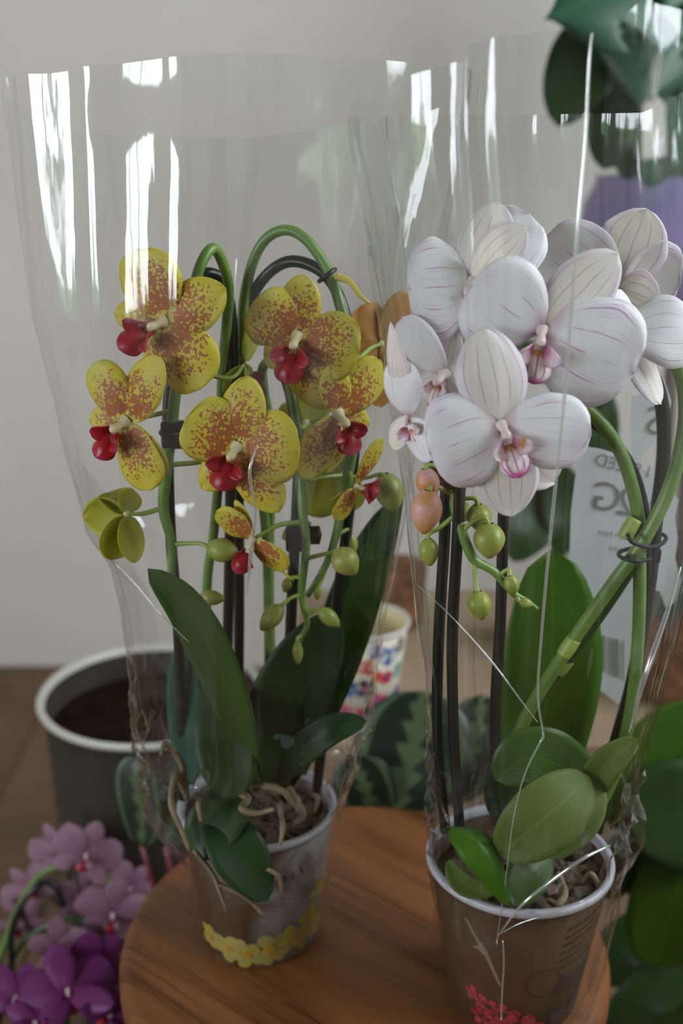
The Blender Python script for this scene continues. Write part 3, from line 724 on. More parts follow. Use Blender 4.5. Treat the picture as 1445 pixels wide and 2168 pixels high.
clip((360,915,.70), 20, (0,-.1,1), 'small ridged black clip beside the leftmost spotted flower', None, (368,920,.70))
clip((603,775,.74), 22, (.6,-.7,.3), 'small black hook clip under the middle spotted flower')

# ------------------------------------------------------------------ the white orchid (right)
orr = empty('orchid_plant', PRc + Vector((0, 0, potR.h - .016)), 'white orchid with fine pink veins, in the right clear sleeve', 'orchid')
ptube('stem', [(1085,1730,.69),(1080,1610,.688),(1120,1505,.682),(1200,1375,.67),(1290,1245,.66),(1350,1162,.655),(1405,1060,.655),(1438,960,.66),(1450,860,.665),(1435,780,.665),(1395,725,.66),(1335,697,.655),(1285,680,.655),(1230,690,.655)], [15,15,15,15,15,15,14,14,12,8], M['stem'], orr, n=14)
ptube('stem', [(1240,1760,.69),(1300,1640,.69),(1335,1500,.685),(1350,1350,.675),(1353,1200,.668),(1348,1080,.66),(1318,970,.655),(1275,900,.65),(1232,862,.65),(1170,850,.65),(1110,860,.65)], [13,14,14,14,14,14,13,9], M['stem'], orr, n=14)
ptube('stem', [(1065,1740,.70),(1075,1620,.70),(1100,1535,.70),(1190,1410,.692),(1290,1270,.687),(1347,1185,.682)], [14,14,14,14,12], M['stemdark'], orr, n=14)
ptube('stem', [(1100,850,.655),(1040,900,.655),(985,980,.65),(962,1060,.64),(972,1110,.635),(990,1160,.632),(1005,1187,.632),(1045,1210,.632),(1085,1255,.632),(1115,1272,.632),(1138,1290,.632)], [9,10,11,11,11,10,9,6,4], M['stem'], orr, n=10)
for x, y, Y, dx, dy in ((1203,1370,.668,12,-18), (1332,1118,.654,12,-20), (1190,1410,.692,11,-14)):
    ptube('stem_node', [(x-dx,y-dy,Y),(x,y,Y),(x+dx,y+dy,Y)], [15.5,17,15.5], M['pedi'], orr, n=14)
def tendrils(fo, list_): 
    for pts in list_: ptube('tendril', pts, [2.2, 1.8, 1.2], M['tend'], fo)
M['tend'] = simple('magenta tendril', (.45, .04, .26), .4)
flower(orr, 'white', (1305,606,.685), (.15,.9,.2), [('P',1150,508,.006,176,.06),('P',1436,606,.008,206,.08),('S',1368,442,-.006,150,.08),('S',1392,640,-.012,108)], None, [(1320,640,.672),(1340,690,.657)], column=False)
flower(orr, 'white', (1322,705,.655), (.45,-.6,.5), [('P',1478,700,.0,178,.10),('S',1398,856,-.006,112,.08),('P',1302,612,.004,84),('S',1240,740,.01,80)], None, [(1322,712,.66),(1330,700,.656)], column=False)
flower(orr, 'white', (1000,600,.665), (-.35,-.85,.3), [('P',862,612,.0,226,.10,-.14),('S',978,772,.002,76),('P',1120,452,.008,176,.10,-.14),('S',1052,428,.012,130,.05),('S',1110,478,-.016,112,.10)], (985,690,-.004), [(1060,640,.665),(1120,660,.658)], 30, column=True)
flower(orr, 'white', (940,792,.66), (-.5,-.8,.1), [('P',850,672,-.002,86,.10),('P',990,760,.006,84),('S',876,836,.0,62),('S',962,868,-.002,66),('S',960,690,.01,60)], (912,862,-.010), [(965,830,.665),(1010,890,.658)], 40)
flower(orr, 'white', (1146,700,.622), (-.1,-.95,-.1), [('S',1306,536,.004,138,.05),('S',1188,820,.006,84),('P',996,600,.0,206,.08),('P',1342,790,-.004,256,.08)], (1128,812,-.010), [(1180,690,.645),(1230,690,.655)], 66, colpx=46)
flower(orr, 'white', (862,884,.612), (-.60,-.78,0), [('P',846,762,-.002,100,.10),('T',826,682,-.006,66,.02),('P',918,972,-.014,84,.05),('S',830,950,.01,56)], (892,948,-.006), [(890,900,.63),(965,1000,.648)], 44, colpx=22)
w1 = flower(orr, 'white', (1062,902,.598), (.05,-.98,.12), [('S',1020,694,.010,150,.05),('S',1084,1092,.004,136,.06),('S',1172,1022,.010,150,.06),('P',908,960,-.002,212,.07),('P',1250,920,-.004,164,.08)], (1100,1010,-.014), [(1070,880,.62),(1080,860,.65)], 62, colpx=44)
tendrils(w1, [[(1104,1006,.584),(1085,1008,.582),(1064,990,.583),(1060,968,.586)], [(1096,1006,.584),(1112,1002,.582),(1120,985,.583),(1122,966,.586)]])
B2 = M['budp']
bud(orr, (908,1038,.615), (896,1130,.612), 70, B2, [(912,1030,.62),(925,1030,.63),(960,1046,.645)])
bud(orr, (900,992,.625), (912,1058,.625), 52, B2, [(905,985,.628),(930,990,.64),(972,1010,.65)])
bud(orr, (1034,1108,.625), (1036,1182,.622), 70, G, [(1024,1094,.626),(1000,1105,.63),(978,1124,.634)], .10)
bud(orr, (1010,1068,.64), (1018,1124,.64), 56, G, [(1006,1056,.64),(980,1056,.642),(962,1062,.642)], .10)
bud(orr, (1010,1252,.625), (1020,1312,.622), 54, G, [(1006,1230,.628),(1004,1188,.632)], .12)
bud(orr, (1078,1218,.628), (1088,1258,.628), 34, G, [(1076,1206,.63),(1064,1212,.631),(1058,1220,.632)], .12)
bud(orr, (1098,1274,.63), (1128,1280,.63), 24, G, [(1094,1264,.631),(1098,1262,.632)], .1)
bud(orr, (905,1140,.635), (910,1198,.633), 44, G, [(908,1130,.637),(930,1118,.64),(964,1090,.64)], .1)
bud(orr, (985,1066,.655), (982,1104,.655), 36, G, [(980,1060,.655),(964,1050,.648)], .1)
leaf(orr, [(1118,1740,.715),(1136,1600,.716),(1166,1400,.72),(1166,1162,.73)], 222, M['leafb'], (.15,-1,.15), .06, .60, 2.0)
leaf(orr, [(1248,1668,.668),(1185,1622,.656),(1115,1606,.650),(1046,1650,.650)], 140, M['leaf'], (0,-.92,.4), .06, .5, 1.8, base=.05)
leaf(orr, [(1246,1646,.640),(1186,1702,.622),(1122,1756,.616),(1056,1812,.620)], 150, M['leafo'], (-.1,-.9,.45), .05, .5, 1.9, base=.05)
leaf(orr, [(1266,1648,.645),(1246,1712,.634),(1212,1764,.629),(1164,1818,.627)], 84, M['leafo2'], (.2,-.95,.2), .05, .5, 1.8, base=.05)
leaf(orr, [(1225,1700,.66),(1250,1660,.65),(1290,1610,.64),(1348,1565,.645)], 70, M['leafo'], (0,-.8,.6), .2, .5)
leaf(orr, [(955,1752,.635),(1002,1775,.62),(1046,1835,.612),(1076,1916,.612)], 88, M['leafb'], (.45,-.7,.6), -.25, .45, 1.6)
leaf(orr, [(948,1822,.635),(980,1872,.625),(1050,1890,.622)], 46, M['leafo'], (0,-.8,.6), .1, .5)
leaf(orr, [(1160,1810,.65),(1120,1850,.632),(1086,1918,.616)], 92, M['leaf'], (0,-.8,.6), .1, .5)
leaf(orr, [(1060,1740,.68),(1080,1660,.67),(1130,1620,.665),(1215,1640,.665)], 120, M['leafd'], (0,-.9,.4), .1, .5)
for pts, r in (([(1180,1850,.645),(1195,1890,.63),(1180,1920,.622)], 8), ([(1230,1870,.66),(1250,1850,.655),(1270,1880,.65)], 6), ([(1000,1790,.65),(980,1830,.64),(1010,1860,.635)], 7)):
    ptube('root', pts, r, M['root'], orr)
stake([(1262,1760,.705),(1330,1480,.70),(1372,1250,.69),(1388,1100,.686),(1404,960,.684),(1399,850,.682),(1370,775,.677),(1328,732,.672),(1288,716,.67)], 15, 'thick black curved stake beside the torn white label')
stake([(1235,1775,.70),(1318,1500,.705),(1364,1300,.697),(1368,1170,.68),(1362,1070,.672),(1335,985,.666),(1290,925,.662),(1240,886,.658),(1180,860,.658)], 10, 'thinner black curved stake under the lower green arch of the white orchid')
stake([(985,930,.64),(975,1005,.636),(967,1150,.636),(957,1350,.64),(960,1550,.648),(972,1750,.66)], 12, 'black stake nearest the camera at the left side of the kraft pot')
stake([(960,930,.648),(945,1015,.648),(940,1150,.65),(928,1350,.654),(926,1550,.66),(942,1760,.668)], 12, 'black stake just left of its twin at the left side of the kraft pot')
stake([(1072,950,.672),(1066,1060,.672),(1059,1300,.675),(1048,1500,.68),(1048,1740,.69)], 12, 'black stake rising at the left edge of the large upright leaf')
clip((955,1012,.64), 26, (0,-.3,1), 'black clip under the lowest white flower', None, (930,1005,.642))
wt = empty('wire_tie', px(1350,1165,.67), 'dark wire tie looped twice around the crossing green stems', 'wire tie')
for k, pts in enumerate(([(1328,1132,.648),(1338,1148,.640),(1372,1158,.650),(1402,1150,.675),(1408,1136,.698),(1385,1128,.702),(1340,1132,.69)],
                         [(1392,1190,.672),(1396,1165,.672)],
                         [(1376,1184,.655),(1345,1188,.640),(1314,1180,.648),(1312,1168,.672),(1345,1158,.698)])):
    ptube('wire_loop', pts, 4.5, M['wire'], wt)

# ------------------------------------------------------------------ clear sleeves
class Sleeve:
    def __init__(s, pot, Y, levels, depth, cyoff):
        s.pot, s.Y = pot, Y; s.lv = []
        for (y, xl, xr), b, cy in zip(levels, depth, cyoff):
            a, c = px(xl, y, Y + cy), px(xr, y, Y + cy)
            s.lv.append((a.z, (a.x + c.x) / 2, (c.x - a.x) / 2, b, Y + cy))
        s.lv.sort()
    def row(s, z):
        L = s.lv
        if z <= L[0][0]: return L[0][1:]
        for p, q in zip(L, L[1:]):
            if z <= q[0]:
                t = (z - p[0]) / (q[0] - p[0]); t = t * t * (3 - 2 * t) * .5 + t * .5
                return tuple(p[i] + (q[i] - p[i]) * t for i in range(1, 5))
        return L[-1][1:]
    def point(s, ph, z, amp=None):
        cx, a, b, cy = s.row(z); zt = s.lv[-1][0]; h = max(0, min(1, (z - s.pot.h) / (zt - s.pot.h)))
        e = 1.0 + .38 * h
        co, si = math.cos(ph), math.sin(ph)
        d = amp(ph, z, h) if amp else 0.0
        n = Vector((co / max(a, .01), si / max(b, .01), 0)).normalized()
        p = Vector((cx + a * co, cy + b * math.copysign(abs(si) ** e, si), z))
        return p + n * d
    def front(s, X, z):
        cx, a, b, cy = s.row(z); co = max(-.98, min(.98, (X - cx) / a)); return -math.acos(co)
def sleeve(name, S, topz, amp, label, nu=150, nv=84):
    V, Fc = [], []
    for j in range(nv + 1):
        t = j / nv
        for k in range(nu):
            ph = 2 * math.pi * k / nu
            z = .003 + (topz(ph) - .003) * t
            V.append(S.point(ph, z, amp))
    for j in range(nv):
        for k in range(nu): Fc.append((j*nu+k, j*nu+(k+1) % nu, (j+1)*nu+(k+1) % nu, (j+1)*nu+k))
    root = empty(name, S.pot.c, label, 'plant sleeve', 'clear sleeves around the orchids')
    o = obj('film', V, Fc, M['film'], root, S.pot.c)
    return root
def wrap(d): return (d + math.pi) % (2 * math.pi) - math.pi
def make_amp(seed, folds, crz):
    """folds: (phi_bottom, phi_top, width, amp_bottom, amp_top)"""
    def amp(ph, z, h):
        d = 0.0
        for p0, p1, wd, a0, a1 in folds:
            q = wrap(ph - (p0 + (p1 - p0) * h)) / wd
            d += (a0 + (a1 - a0) * h) * math.exp(-abs(q) ** 1.3)
        v = Vector((math.cos(ph) * 2.2 + seed, math.sin(ph) * 2.2, z * 2.5))
        d += .010 * h * noise.noise(v * 1.4)
        v2 = Vector((math.cos(ph) * 4.5 + seed, math.sin(ph) * 4.5, z * 3))
        d += .0016 * min(1, h * 4) * (1 - 2 * abs(noise.noise(v2)))
        g = math.exp(-((z - crz) / .055) ** 2)                  # crumpled neck above the pot rim
        v3 = Vector((math.cos(ph) * 4 + seed, math.sin(ph) * 4, z * 34))
        d += g * .008 * (.7 - 2 * abs(noise.noise(v3))) + g * .004 * (.5 - 2 * abs(noise.noise(v3 * 2.3)))
        pv = Vector((math.cos(ph) * 3 + seed, math.sin(ph) * 3, z * 40))
        d += (1 - min(1, h * 12)) * (1 - g) * .0018 * (1 - 2 * abs(noise.noise(pv * .8)))
        return d
    return amp
LVL = [(2010,424,680),(1900,408,690),(1800,396,704),(1745,345,714),(1690,308,720),(1600,307,748),(1540,299,770),(1450,286,788),(1280,262,816),(1190,240,834),(1100,182,852),(900,130,882),(640,66,925),(330,28,985),(185,8,1010)]
DEPL = [.0475,.0515,.056,.060,.064,.070,.073,.077,.082,.086,.090,.094,.092,.086,.082]
SL = Sleeve(potL, .745, LVL, DEPL, [0]*15)
LVR = [(2150,938,1222),(2000,926,1258),(1880,916,1290),(1790,914,1312),(1700,914,1328),(1600,910,1334),(1540,908,1346),(1450,902,1376),(1290,878,1415),(1100,862,1452),(800,822,1486),(520,780,1512),(255,738,1530)]
DEPR = [.0485,.054,.061,.0655,.068,.072,.075,.079,.086,.092,.098,.100,.096]
SR = Sleeve(potR, .677, LVR, DEPR, [0]*13)
def topL(ph):
    # phi: 0 right seam, -pi/2 front, pi left seam
    zf = [(0, .628), (math.pi*.25, .630), (math.pi*.5, .633), (math.pi*.75, .624), (math.pi, .625)]
    zb = [(0, .628), (math.pi*.2, .606), (math.pi*.5, .590), (math.pi*.8, .592), (math.pi, .625)]
    a = abs(wrap(ph)); return lerpl(zf if wrap(ph) < 0 else zb, a)
def topR(ph):
    zf = [(0, .640), (math.pi*.22, .645), (math.pi*.40, .652), (math.pi*.44, .640), (math.pi*.62, .634), (math.pi*.70, .622), (math.pi, .600)]
    zb = [(0, .640), (math.pi*.25, .604), (math.pi*.5, .604), (math.pi*.8, .602), (math.pi, .600)]
    a = abs(wrap(ph)); return lerpl(zf if wrap(ph) < 0 else zb, a)
HP = math.pi / 2
ampL = make_amp(12.9, [(-HP*1.4, -HP*1.35, .05, .001, .010), (-HP*1.15, -HP*1.10, .06, .0, .008), (-HP*.9, -HP*.95, .05, .002, .006), (HP*1.4, HP*1.5, .07, .0, -.012), (HP*1.1, HP*1.2, .06, .0, .009), (math.pi-.15, math.pi-.25, .06, .002, .006), (-.4, -.5, .06, .0, .008)], .165)
ampR = make_amp(9.7, [(-HP*1.02, -HP*.78, .022, .003, .007), (-HP*1.45, -HP*1.28, .045, .0, .013), (-HP*1.5, -HP*1.36, .03, .0, -.008), (-HP*1.3, -HP*1.2, .03, .0, .010), (HP*.7, HP*.72, .05, .0, -.010), (HP*1.4, HP*1.5, .06, .0, .008), (-.25, -.3, .05, .006, .006)], .150)
sl = sleeve('orchid_sleeve', SL, topL, ampL, 'clear plastic sleeve around the yellow spotted orchid')
sr = sleeve('orchid_sleeve', SR, topR, ampR, 'clear plastic sleeve around the white orchid, with one long front crease')
def crease(S, root, pts, r, amp, out=.0012):
    """a pale tube standing in for the highlight along a film fold, on the front of the sleeve along photo points (x, y)"""
    W = []
    for x, y in pts:
        p = px(x, y, S.Y - .07)
        for _ in range(6):
            ph = S.front(p.x, p.z); q = S.point(ph, p.z, amp); p = px(x, y, q.y - out)
        W.append(p)
    tube('crease', W, r, M['seam'], root, n=6, seg=5)
crease(SR, sr, [(1252,68),(1246,140),(1238,300),(1222,480),(1210,640),(1196,820),(1180,980),(1160,1180),(1146,1340),(1138,1470),(1150,1558)], [.0005,.0009,.0011,.0011,.0011,.0010,.0009,.0008,.0007], ampR)
crease(SR, sr, [(1150,1558),(1110,1640),(1085,1740),(1070,1860),(1050,2000)], [.0008,.0005,.0004,.0004], ampR)
crease(SR, sr, [(1290,1790),(1230,1820),(1160,1870),(1100,1920),(1052,1985)], [.0008,.0014,.0013,.0010,.0005], ampR)
crease(SR, sr, [(1240,1905),(1160,1935),(1100,1955),(1062,1975)], [.0003,.0006,.0005,.0004], ampR)
crease(SR, sr, [(1064,1990),(1066,2040),(1063,2090),(1060,2160)], .0006, ampR)
crease(SR, sr, [(1440,1200),(1410,1300),(1375,1400),(1352,1470),(1332,1550)], [.0006,.0016,.0020,.0018,.0006], ampR)
crease(SR, sr, [(885,1240),(960,1310),(1040,1400),(1100,1480),(1138,1530)], [.0003,.0005,.0006,.0005,.0003], ampR)
crease(SL, sl, [(240,1190),(290,1240),(340,1300),(400,1360)], [.0004,.0007,.0005,.0003], ampL)
crease(SL, sl, [(545,940),(528,1000),(540,1080),(530,1180),(522,1260)], [.0005,.0012,.0012,.0015,.0003], ampL)

# ------------------------------------------------------------------ torn label stuck on the back of the right sleeve
def m_paper():
    m, N, L, out = mat('white label paper')
    n = nz(N, L, coords(N, L), 25, 3)
    c = mixc(N, L, n, (.82, .86, .88), (.90, .92, .93))
    d = N('ShaderNodeBsdfDiffuse'); L(c, d.inputs[0]); t = N('ShaderNodeBsdfTranslucent'); L(c, t.inputs[0])
    mx = N('ShaderNodeMixShader'); mx.inputs[0].default_value = .6; L(d.outputs[0], mx.inputs[1]); L(t.outputs[0], mx.inputs[2]); L(mx.outputs[0], out.inputs[0]); return m
M['paper'] = m_paper(); M['inkg'] = simple('grey printed ink', (.20, .19, .18), .6)
LY = .786
lb = empty('price_label', px(1300, 1490, LY), 'torn white printed label with reversed lettering on the right sleeve', 'label')
def lab(x, y): 
    return px(x, y, LY)
edge = [(1226,944),(1268,950),(1310,962),(1334,972),(1334,900),(1336,838),(1372,830),(1404,800),(1420,850),(1408,905),(1388,935),(1364,958),(1356,985),(1380,1000),(1412,1015),(1436,1060),(1428,1095),(1434,1140),(1428,1180),(1440,1230),(1428,1275),(1408,1286),(1396,1252),(1374,1246),(1358,1262),(1352,1330),(1340,1400),(1326,1450),(1312,1494),(1262,1455),(1236,1420),(1214,1360),(1208,1290),(1204,1200),(1208,1080)]
import mathutils.geometry as mg
tri = mg.tessellate_polygon([[Vector((x, -y, 0)) for x, y in edge]])
solid(obj('label_sheet', [lab(*e) for e in edge], [tuple(t) for t in tri], M['paper'], lb, smooth=False), .0003)
def ltext(s, hpx, x, y, rot=0.0):
    V, Fc = text_geo(s, 1.0); k = hpx / .70; ca, sa = math.cos(rot), math.sin(rot); W = []
    for a, b, *_ in V:
        X, Y = -a * k, -b * k
        p = lab(x + X * ca - Y * sa, y + X * sa + Y * ca); p.y -= .0010; W.append(p)
    obj('printed_lettering', W, Fc, M['inkg'], lb, smooth=False)
ltext('4', 62, 1412, 1095, R(9)); ltext('2', 62, 1342, 1094, R(9)); ltext('G', 62, 1312, 1084, R(6))
ltext('I SPEED', 26, 1372, 1012, R(14)); ltext('S', 60, 1402, 920, R(4))
ltext('flowers (type', 11, 1345, 1146, R(12)); ltext('1 spike', 11, 1330, 1172, R(12))
for i in range(14):
    x = 1222 + i * 7.2; o = [lab(x, 1330 + i * 2), lab(x + 2 + (i * 5) % 4, 1330 + i * 2), lab(x + 2 + (i * 5) % 4, 1400 + i * 3), lab(x, 1400 + i * 3)]
    for q in o: q.y -= .0010
    obj('barcode_bar', o, [(0, 1, 2, 3)], M['inkg'], lb, smooth=False)

# ------------------------------------------------------------------ behind the stool
M['zinc'] = simple('grey zinc bucket', (.044, .035, .027), .8, (.030, .024, .018), 12, spec=.15, bmp=.1)
M['enamel'] = simple('cream enamel rim', (.50, .48, .43), .5)
M['soil'] = simple('dark potting soil', (.012, .006, .003), .95, (.022, .011, .006), 60, bmp=.5, spec=.05)
M['card'] = simple('brown cardboard', (.36, .26, .17), .8, (.33, .235, .15), 10)
M['tape'] = simple('tan packing tape', (.40, .29, .17), .35)
M['coir'] = simple('rough coir fibre', (.30, .14, .07), .95, (.14, .065, .03), 55, bmp=1.0, bscale=120)
M['cream'] = simple('cream card', (.60, .52, .30), .6)
M['cupw'] = simple('patterned paper cup', (.56, .52, .42), .6)
M['lav'] = simple('lavender glaze', (.25, .20, .40), .35, (.22, .18, .36), 20)
M['darkwood'] = simple('dark stand wood', (.06, .035, .02), .5)
M['plastic'] = simple('grey plastic pot', (.09, .09, .09), .5)
M['tagp'] = simple('cream paper tag', (.62, .58, .54), .7, transl=.25)
M['string'] = simple('pale string', (.5, .46, .40), .8)
M['leafr'] = leafmat('rounded philodendron leaf', (.040, .095, .010), (.070, .155, .014), .42, .25)
M['leafr2'] = leafmat('deep green philodendron leaf', (.018, .042, .012), (.028, .060, .016), .45, .08)
M['petiole'] = simple('wine red leaf stalk', (.16, .03, .045), .45)
# bucket
bc = px(322, 1464, 1.136); bh = bc.z - FLOOR; rr = .1215
bk = empty('bucket', (bc.x, bc.y, FLOOR), 'grey bucket with a pale rolled rim on the floor behind the left sleeve', 'bucket')
lathe('bucket_body', [(.0001, 0), (.100, 0), (.102, .004), (rr - .004, bh - .006), (rr - .0065, bh - .004), (rr-.009, bh-.04), (.099, .008), (.0001, .008)], M['zinc'], bk, (bc.x, bc.y, FLOOR), 64)
lathe('rim', [(rr-.003, bh-.006), (rr+.002, bh-.005), (rr+.004, bh-.001), (rr+.002, bh+.003), (rr-.001, bh+.003), (rr-.004, bh+.001), (rr-.005, bh-.005)], M['enamel'], bk, (bc.x, bc.y, FLOOR), 64)
def disc(name, c, r, m, label, cat, bumpy=.004):
    V, Fc = [Vector(c)], []; n = 40
    for j in range(1, 11):
        for k in range(n):
            a = 2 * math.pi * k / n; p = Vector((r * j / 10 * math.cos(a), r * j / 10 * math.sin(a), 0)); p.z = bumpy * noise.noise(p * 60 + Vector(c)) if j < 10 else 0
            V.append(Vector(c) + p)
    for k in range(n): Fc.append((0, 1 + k, 1 + (k+1) % n))
    for j in range(9):
        for k in range(n):
            a, b = 1 + j*n + k, 1 + j*n + (k+1) % n; Fc.append((a, a+n, b+n, b))
    return tag(obj(name, V, Fc, m, None, c), label, cat, kind='stuff')
disc('potting_soil', (bc.x, bc.y, bc.z - .034), rr - .0095, M['soil'], 'dark brown soil inside the grey bucket', 'soil')
# cardboard box with cup and pots on it
BZ = -.018
cb = empty('cardboard_box', (.23, 1.28, FLOOR), 'plain brown cardboard box standing behind the stool', 'box')
box('box_body', -.06, .52, 1.06, 1.50, FLOOR, BZ - .004, M['card'], cb)
box('box_flap', -.06, .52, 1.06, 1.278, BZ - .004, BZ, M['card'], cb); box('box_flap', -.06, .52, 1.281, 1.50, BZ - .004, BZ, M['card'], cb)
cc = px(770, 1320, 1.12); cup = Pot((cc.x, 1.13, BZ), .034, .0475, cc.z - BZ)
cr_ = empty('paper_cup', cup.c, 'cream paper cup with a bright flower pattern, on the cardboard box', 'cup')
h = cup.h; lathe('cup_body', [(.0001, .003), (.033, .003), (.033, 0), (.034, 0), (.0475, h-.003), (.0468, h-.003), (.0333, .004), (.0001, .004)], M['cupw'], cr_, cup.c, 48)
lathe('cup_lining', [(.0001, .0045), (.0328, .0045), (.0463, h-.003)], M['cream'], cr_, cup.c, 48)
lathe('rim', [(.0465, h-.004), (.0490, h-.004), (.0505, h-.002), (.0500, h+.001), (.0480, h+.0015), (.0462, h-.001), (.0465, h-.004)], M['enamel'], cr_, cup.c, 48)
CUPC = [simple('cup print %d' % i, c, .6) for i, c in enumerate(((.60, .08, .03), (.04, .10, .35), (.03, .03, .07), (.45, .02, .05), (.05, .32, .30), (.55, .03, .12), (.08, .05, .28)))]
for i, (th, z, r) in enumerate(((.05, .078, .011), (.62, .088, .012), (.02, .052, .012), (.62, .062, .009), (1.05, .066, .010), (.42, .034, .011), (.30, .096, .010), (-.5, .080, .011), (-.4, .05, .011), (1.0, .096, .010), (.0, .02, .010), (.75, .03, .010), (-.6, .02, .011), (1.15, .035, .010), (.33, .066, .008))):
    decal(cup, 'printed_blossom', *blossom_geo(r, 5), th, z, CUPC[i % 7], cr_, i * .9)
    decal(cup, 'blossom_centre', *blossom_geo(r * .3, 6), th, z, CUPC[(i + 3) % 7], cr_, i * .9, .0008)
def coir_pot(name, c, r, hgt, label):
    V, Fc = [], []; n = 44; prof = [(.8, 0), (.86, .12), (.92, .3), (.97, .55), (1, .8), (1.03, .95), (1.0, 1.0), (.9, .99), (.86, .85), (.0, .84)]
    for rr_, zz in prof:
        for k in range(n):
            a = 2 * math.pi * k / n; d = Vector((math.cos(a), math.sin(a), zz * 3)); q = r * rr_ * (1 + .05 * noise.noise(d * 4 + Vector(c) * 9) + .03 * noise.noise(d * 11))
            V.append(Vector(c) + Vector((q * math.cos(a), q * math.sin(a), zz * hgt)))
    for j in range(len(prof) - 1):
        for k in range(n): Fc.append((j*n+k, j*n+(k+1) % n, (j+1)*n+(k+1) % n, (j+1)*n+k))
    return tag(obj(name, V, Fc, M['coir'], None, c), label, 'plant pot', 'rough coir pots on the cardboard box')
coir_pot('coir_pot', (px(848, 1250, 1.36).x, 1.38, BZ), .034, .086, 'small rough brown coir pot behind the flower patterned cup')
cpb = px(1452, 1400, 1.17); coir_pot('coir_pot', (cpb.x, 1.18, BZ), .056, .125, 'larger rough brown coir pot at the right edge, below a teal leaf')
# small plant in the right coir pot
sp = empty('potted_seedling', (cpb.x, 1.18, BZ + .105), 'small blue green leaved plant in the larger coir pot', 'houseplant')
ptube('stem', [(1452,1320,1.18),(1456,1270,1.18),(1450,1220,1.18)], 5, M['stem'], sp)
leaf(sp, [(1456,1340,1.18),(1440,1300,1.13),(1425,1265,1.115),(1432,1225,1.115)], 90, M['leafblue'], (-.3,-1,.4), .1, .5)
leaf(sp, [(1450,1230,1.18),(1490,1190,1.17),(1540,1180,1.16)], 80, M['leafblue'], (.3,-1,.4), .1, .5)
# dark rubber plant on the box
rp = empty('rubber_plant', (px(1180, 1300, 1.28).x, 1.30, BZ), 'dark broad leaved rubber plant in a grey pot behind the white orchid', 'houseplant')
rx = rp.location.x
lathe('pot', [(.0001, 0), (.030, 0), (.040, .075), (.042, .078), (.038, .080), (.036, .066), (.0001, .066)], M['plastic'], rp, (rx, 1.30, BZ), 32)
tube('stem', [(rx, 1.30, BZ+.06), (rx+.005, 1.30, .12), (rx-.01, 1.29, .25), (rx+.01, 1.28, .36)], .005, M['stemdark'], rp)
for pts, wd in (([(1178,1060,1.29),(1140,1080,1.24),(1110,1130,1.21),(1085,1190,1.20)], 120), ([(1180,980,1.29),(1190,1040,1.25),(1195,1110,1.22),(1180,1180,1.21)], 100), ([(1196,820,1.28),(1240,840,1.24),(1268,900,1.22),(1282,1010,1.22)], 95), ([(1190,900,1.28),(1140,930,1.25),(1100,1000,1.23),(1070,1080,1.23)], 90), ([(1196,760,1.28),(1230,700,1.26),(1260,640,1.25)], 90), ([(1190,800,1.28),(1120,760,1.26),(1070,740,1.25)], 80)):
    leaf(rp, pts, wd, M['leafd'], (0,-1,.3), .08, .5, 1.6)
# calatheas in the gap between stool and box
def calathea(cx, cy, leaves, label):
    r = empty('calathea', (cx, cy, FLOOR), label, 'houseplant')
    lathe('pot', [(.0001, 0), (.034, 0), (.044, .085), (.047, .088), (.042, .090), (.039, .075), (.0001, .075)], M['plastic'], r, (cx, cy, FLOOR), 32)
    for pts, wd, fc, pet in leaves:
        leaf(r, pts, wd, M['cala'], fc, .05, .5, 2.0, 2.2, wave=.05)
        b = px(*pts[0]); tube('petiole', [(cx, cy, FLOOR + .07), (cx * .5 + b.x * .5, cy, FLOOR * .5 + b.z * .5), b], .0025, M['petiole'], r)
    return r
calathea(.075, .990, [([(838,1720,.975),(862,1630,.985),(884,1540,.995),(896,1462,1.005)], 250, (-.1,-1,.4), 0), ([(930,1700,1.0),(975,1620,1.0),(1010,1540,1.01),(1020,1470,1.02)], 170, (.3,-1,.3), 0), ([(800,1740,.985),(770,1660,.975),(745,1600,.975)], 130, (-.2,-1,.5), 0)], 'calathea with dark feather patterned leaves behind the stool, near the cup')
calathea(-.13, .965, [([(300,1790,.95),(300,1720,.95),(288,1650,.955),(292,1600,.96)], 110, (-.3,-1,.3), 0), ([(350,1790,.95),(380,1700,.96),(400,1620,.965)], 110, (.2,-1,.3), 0)], 'small calathea with pale striped leaves beside the grey bucket')
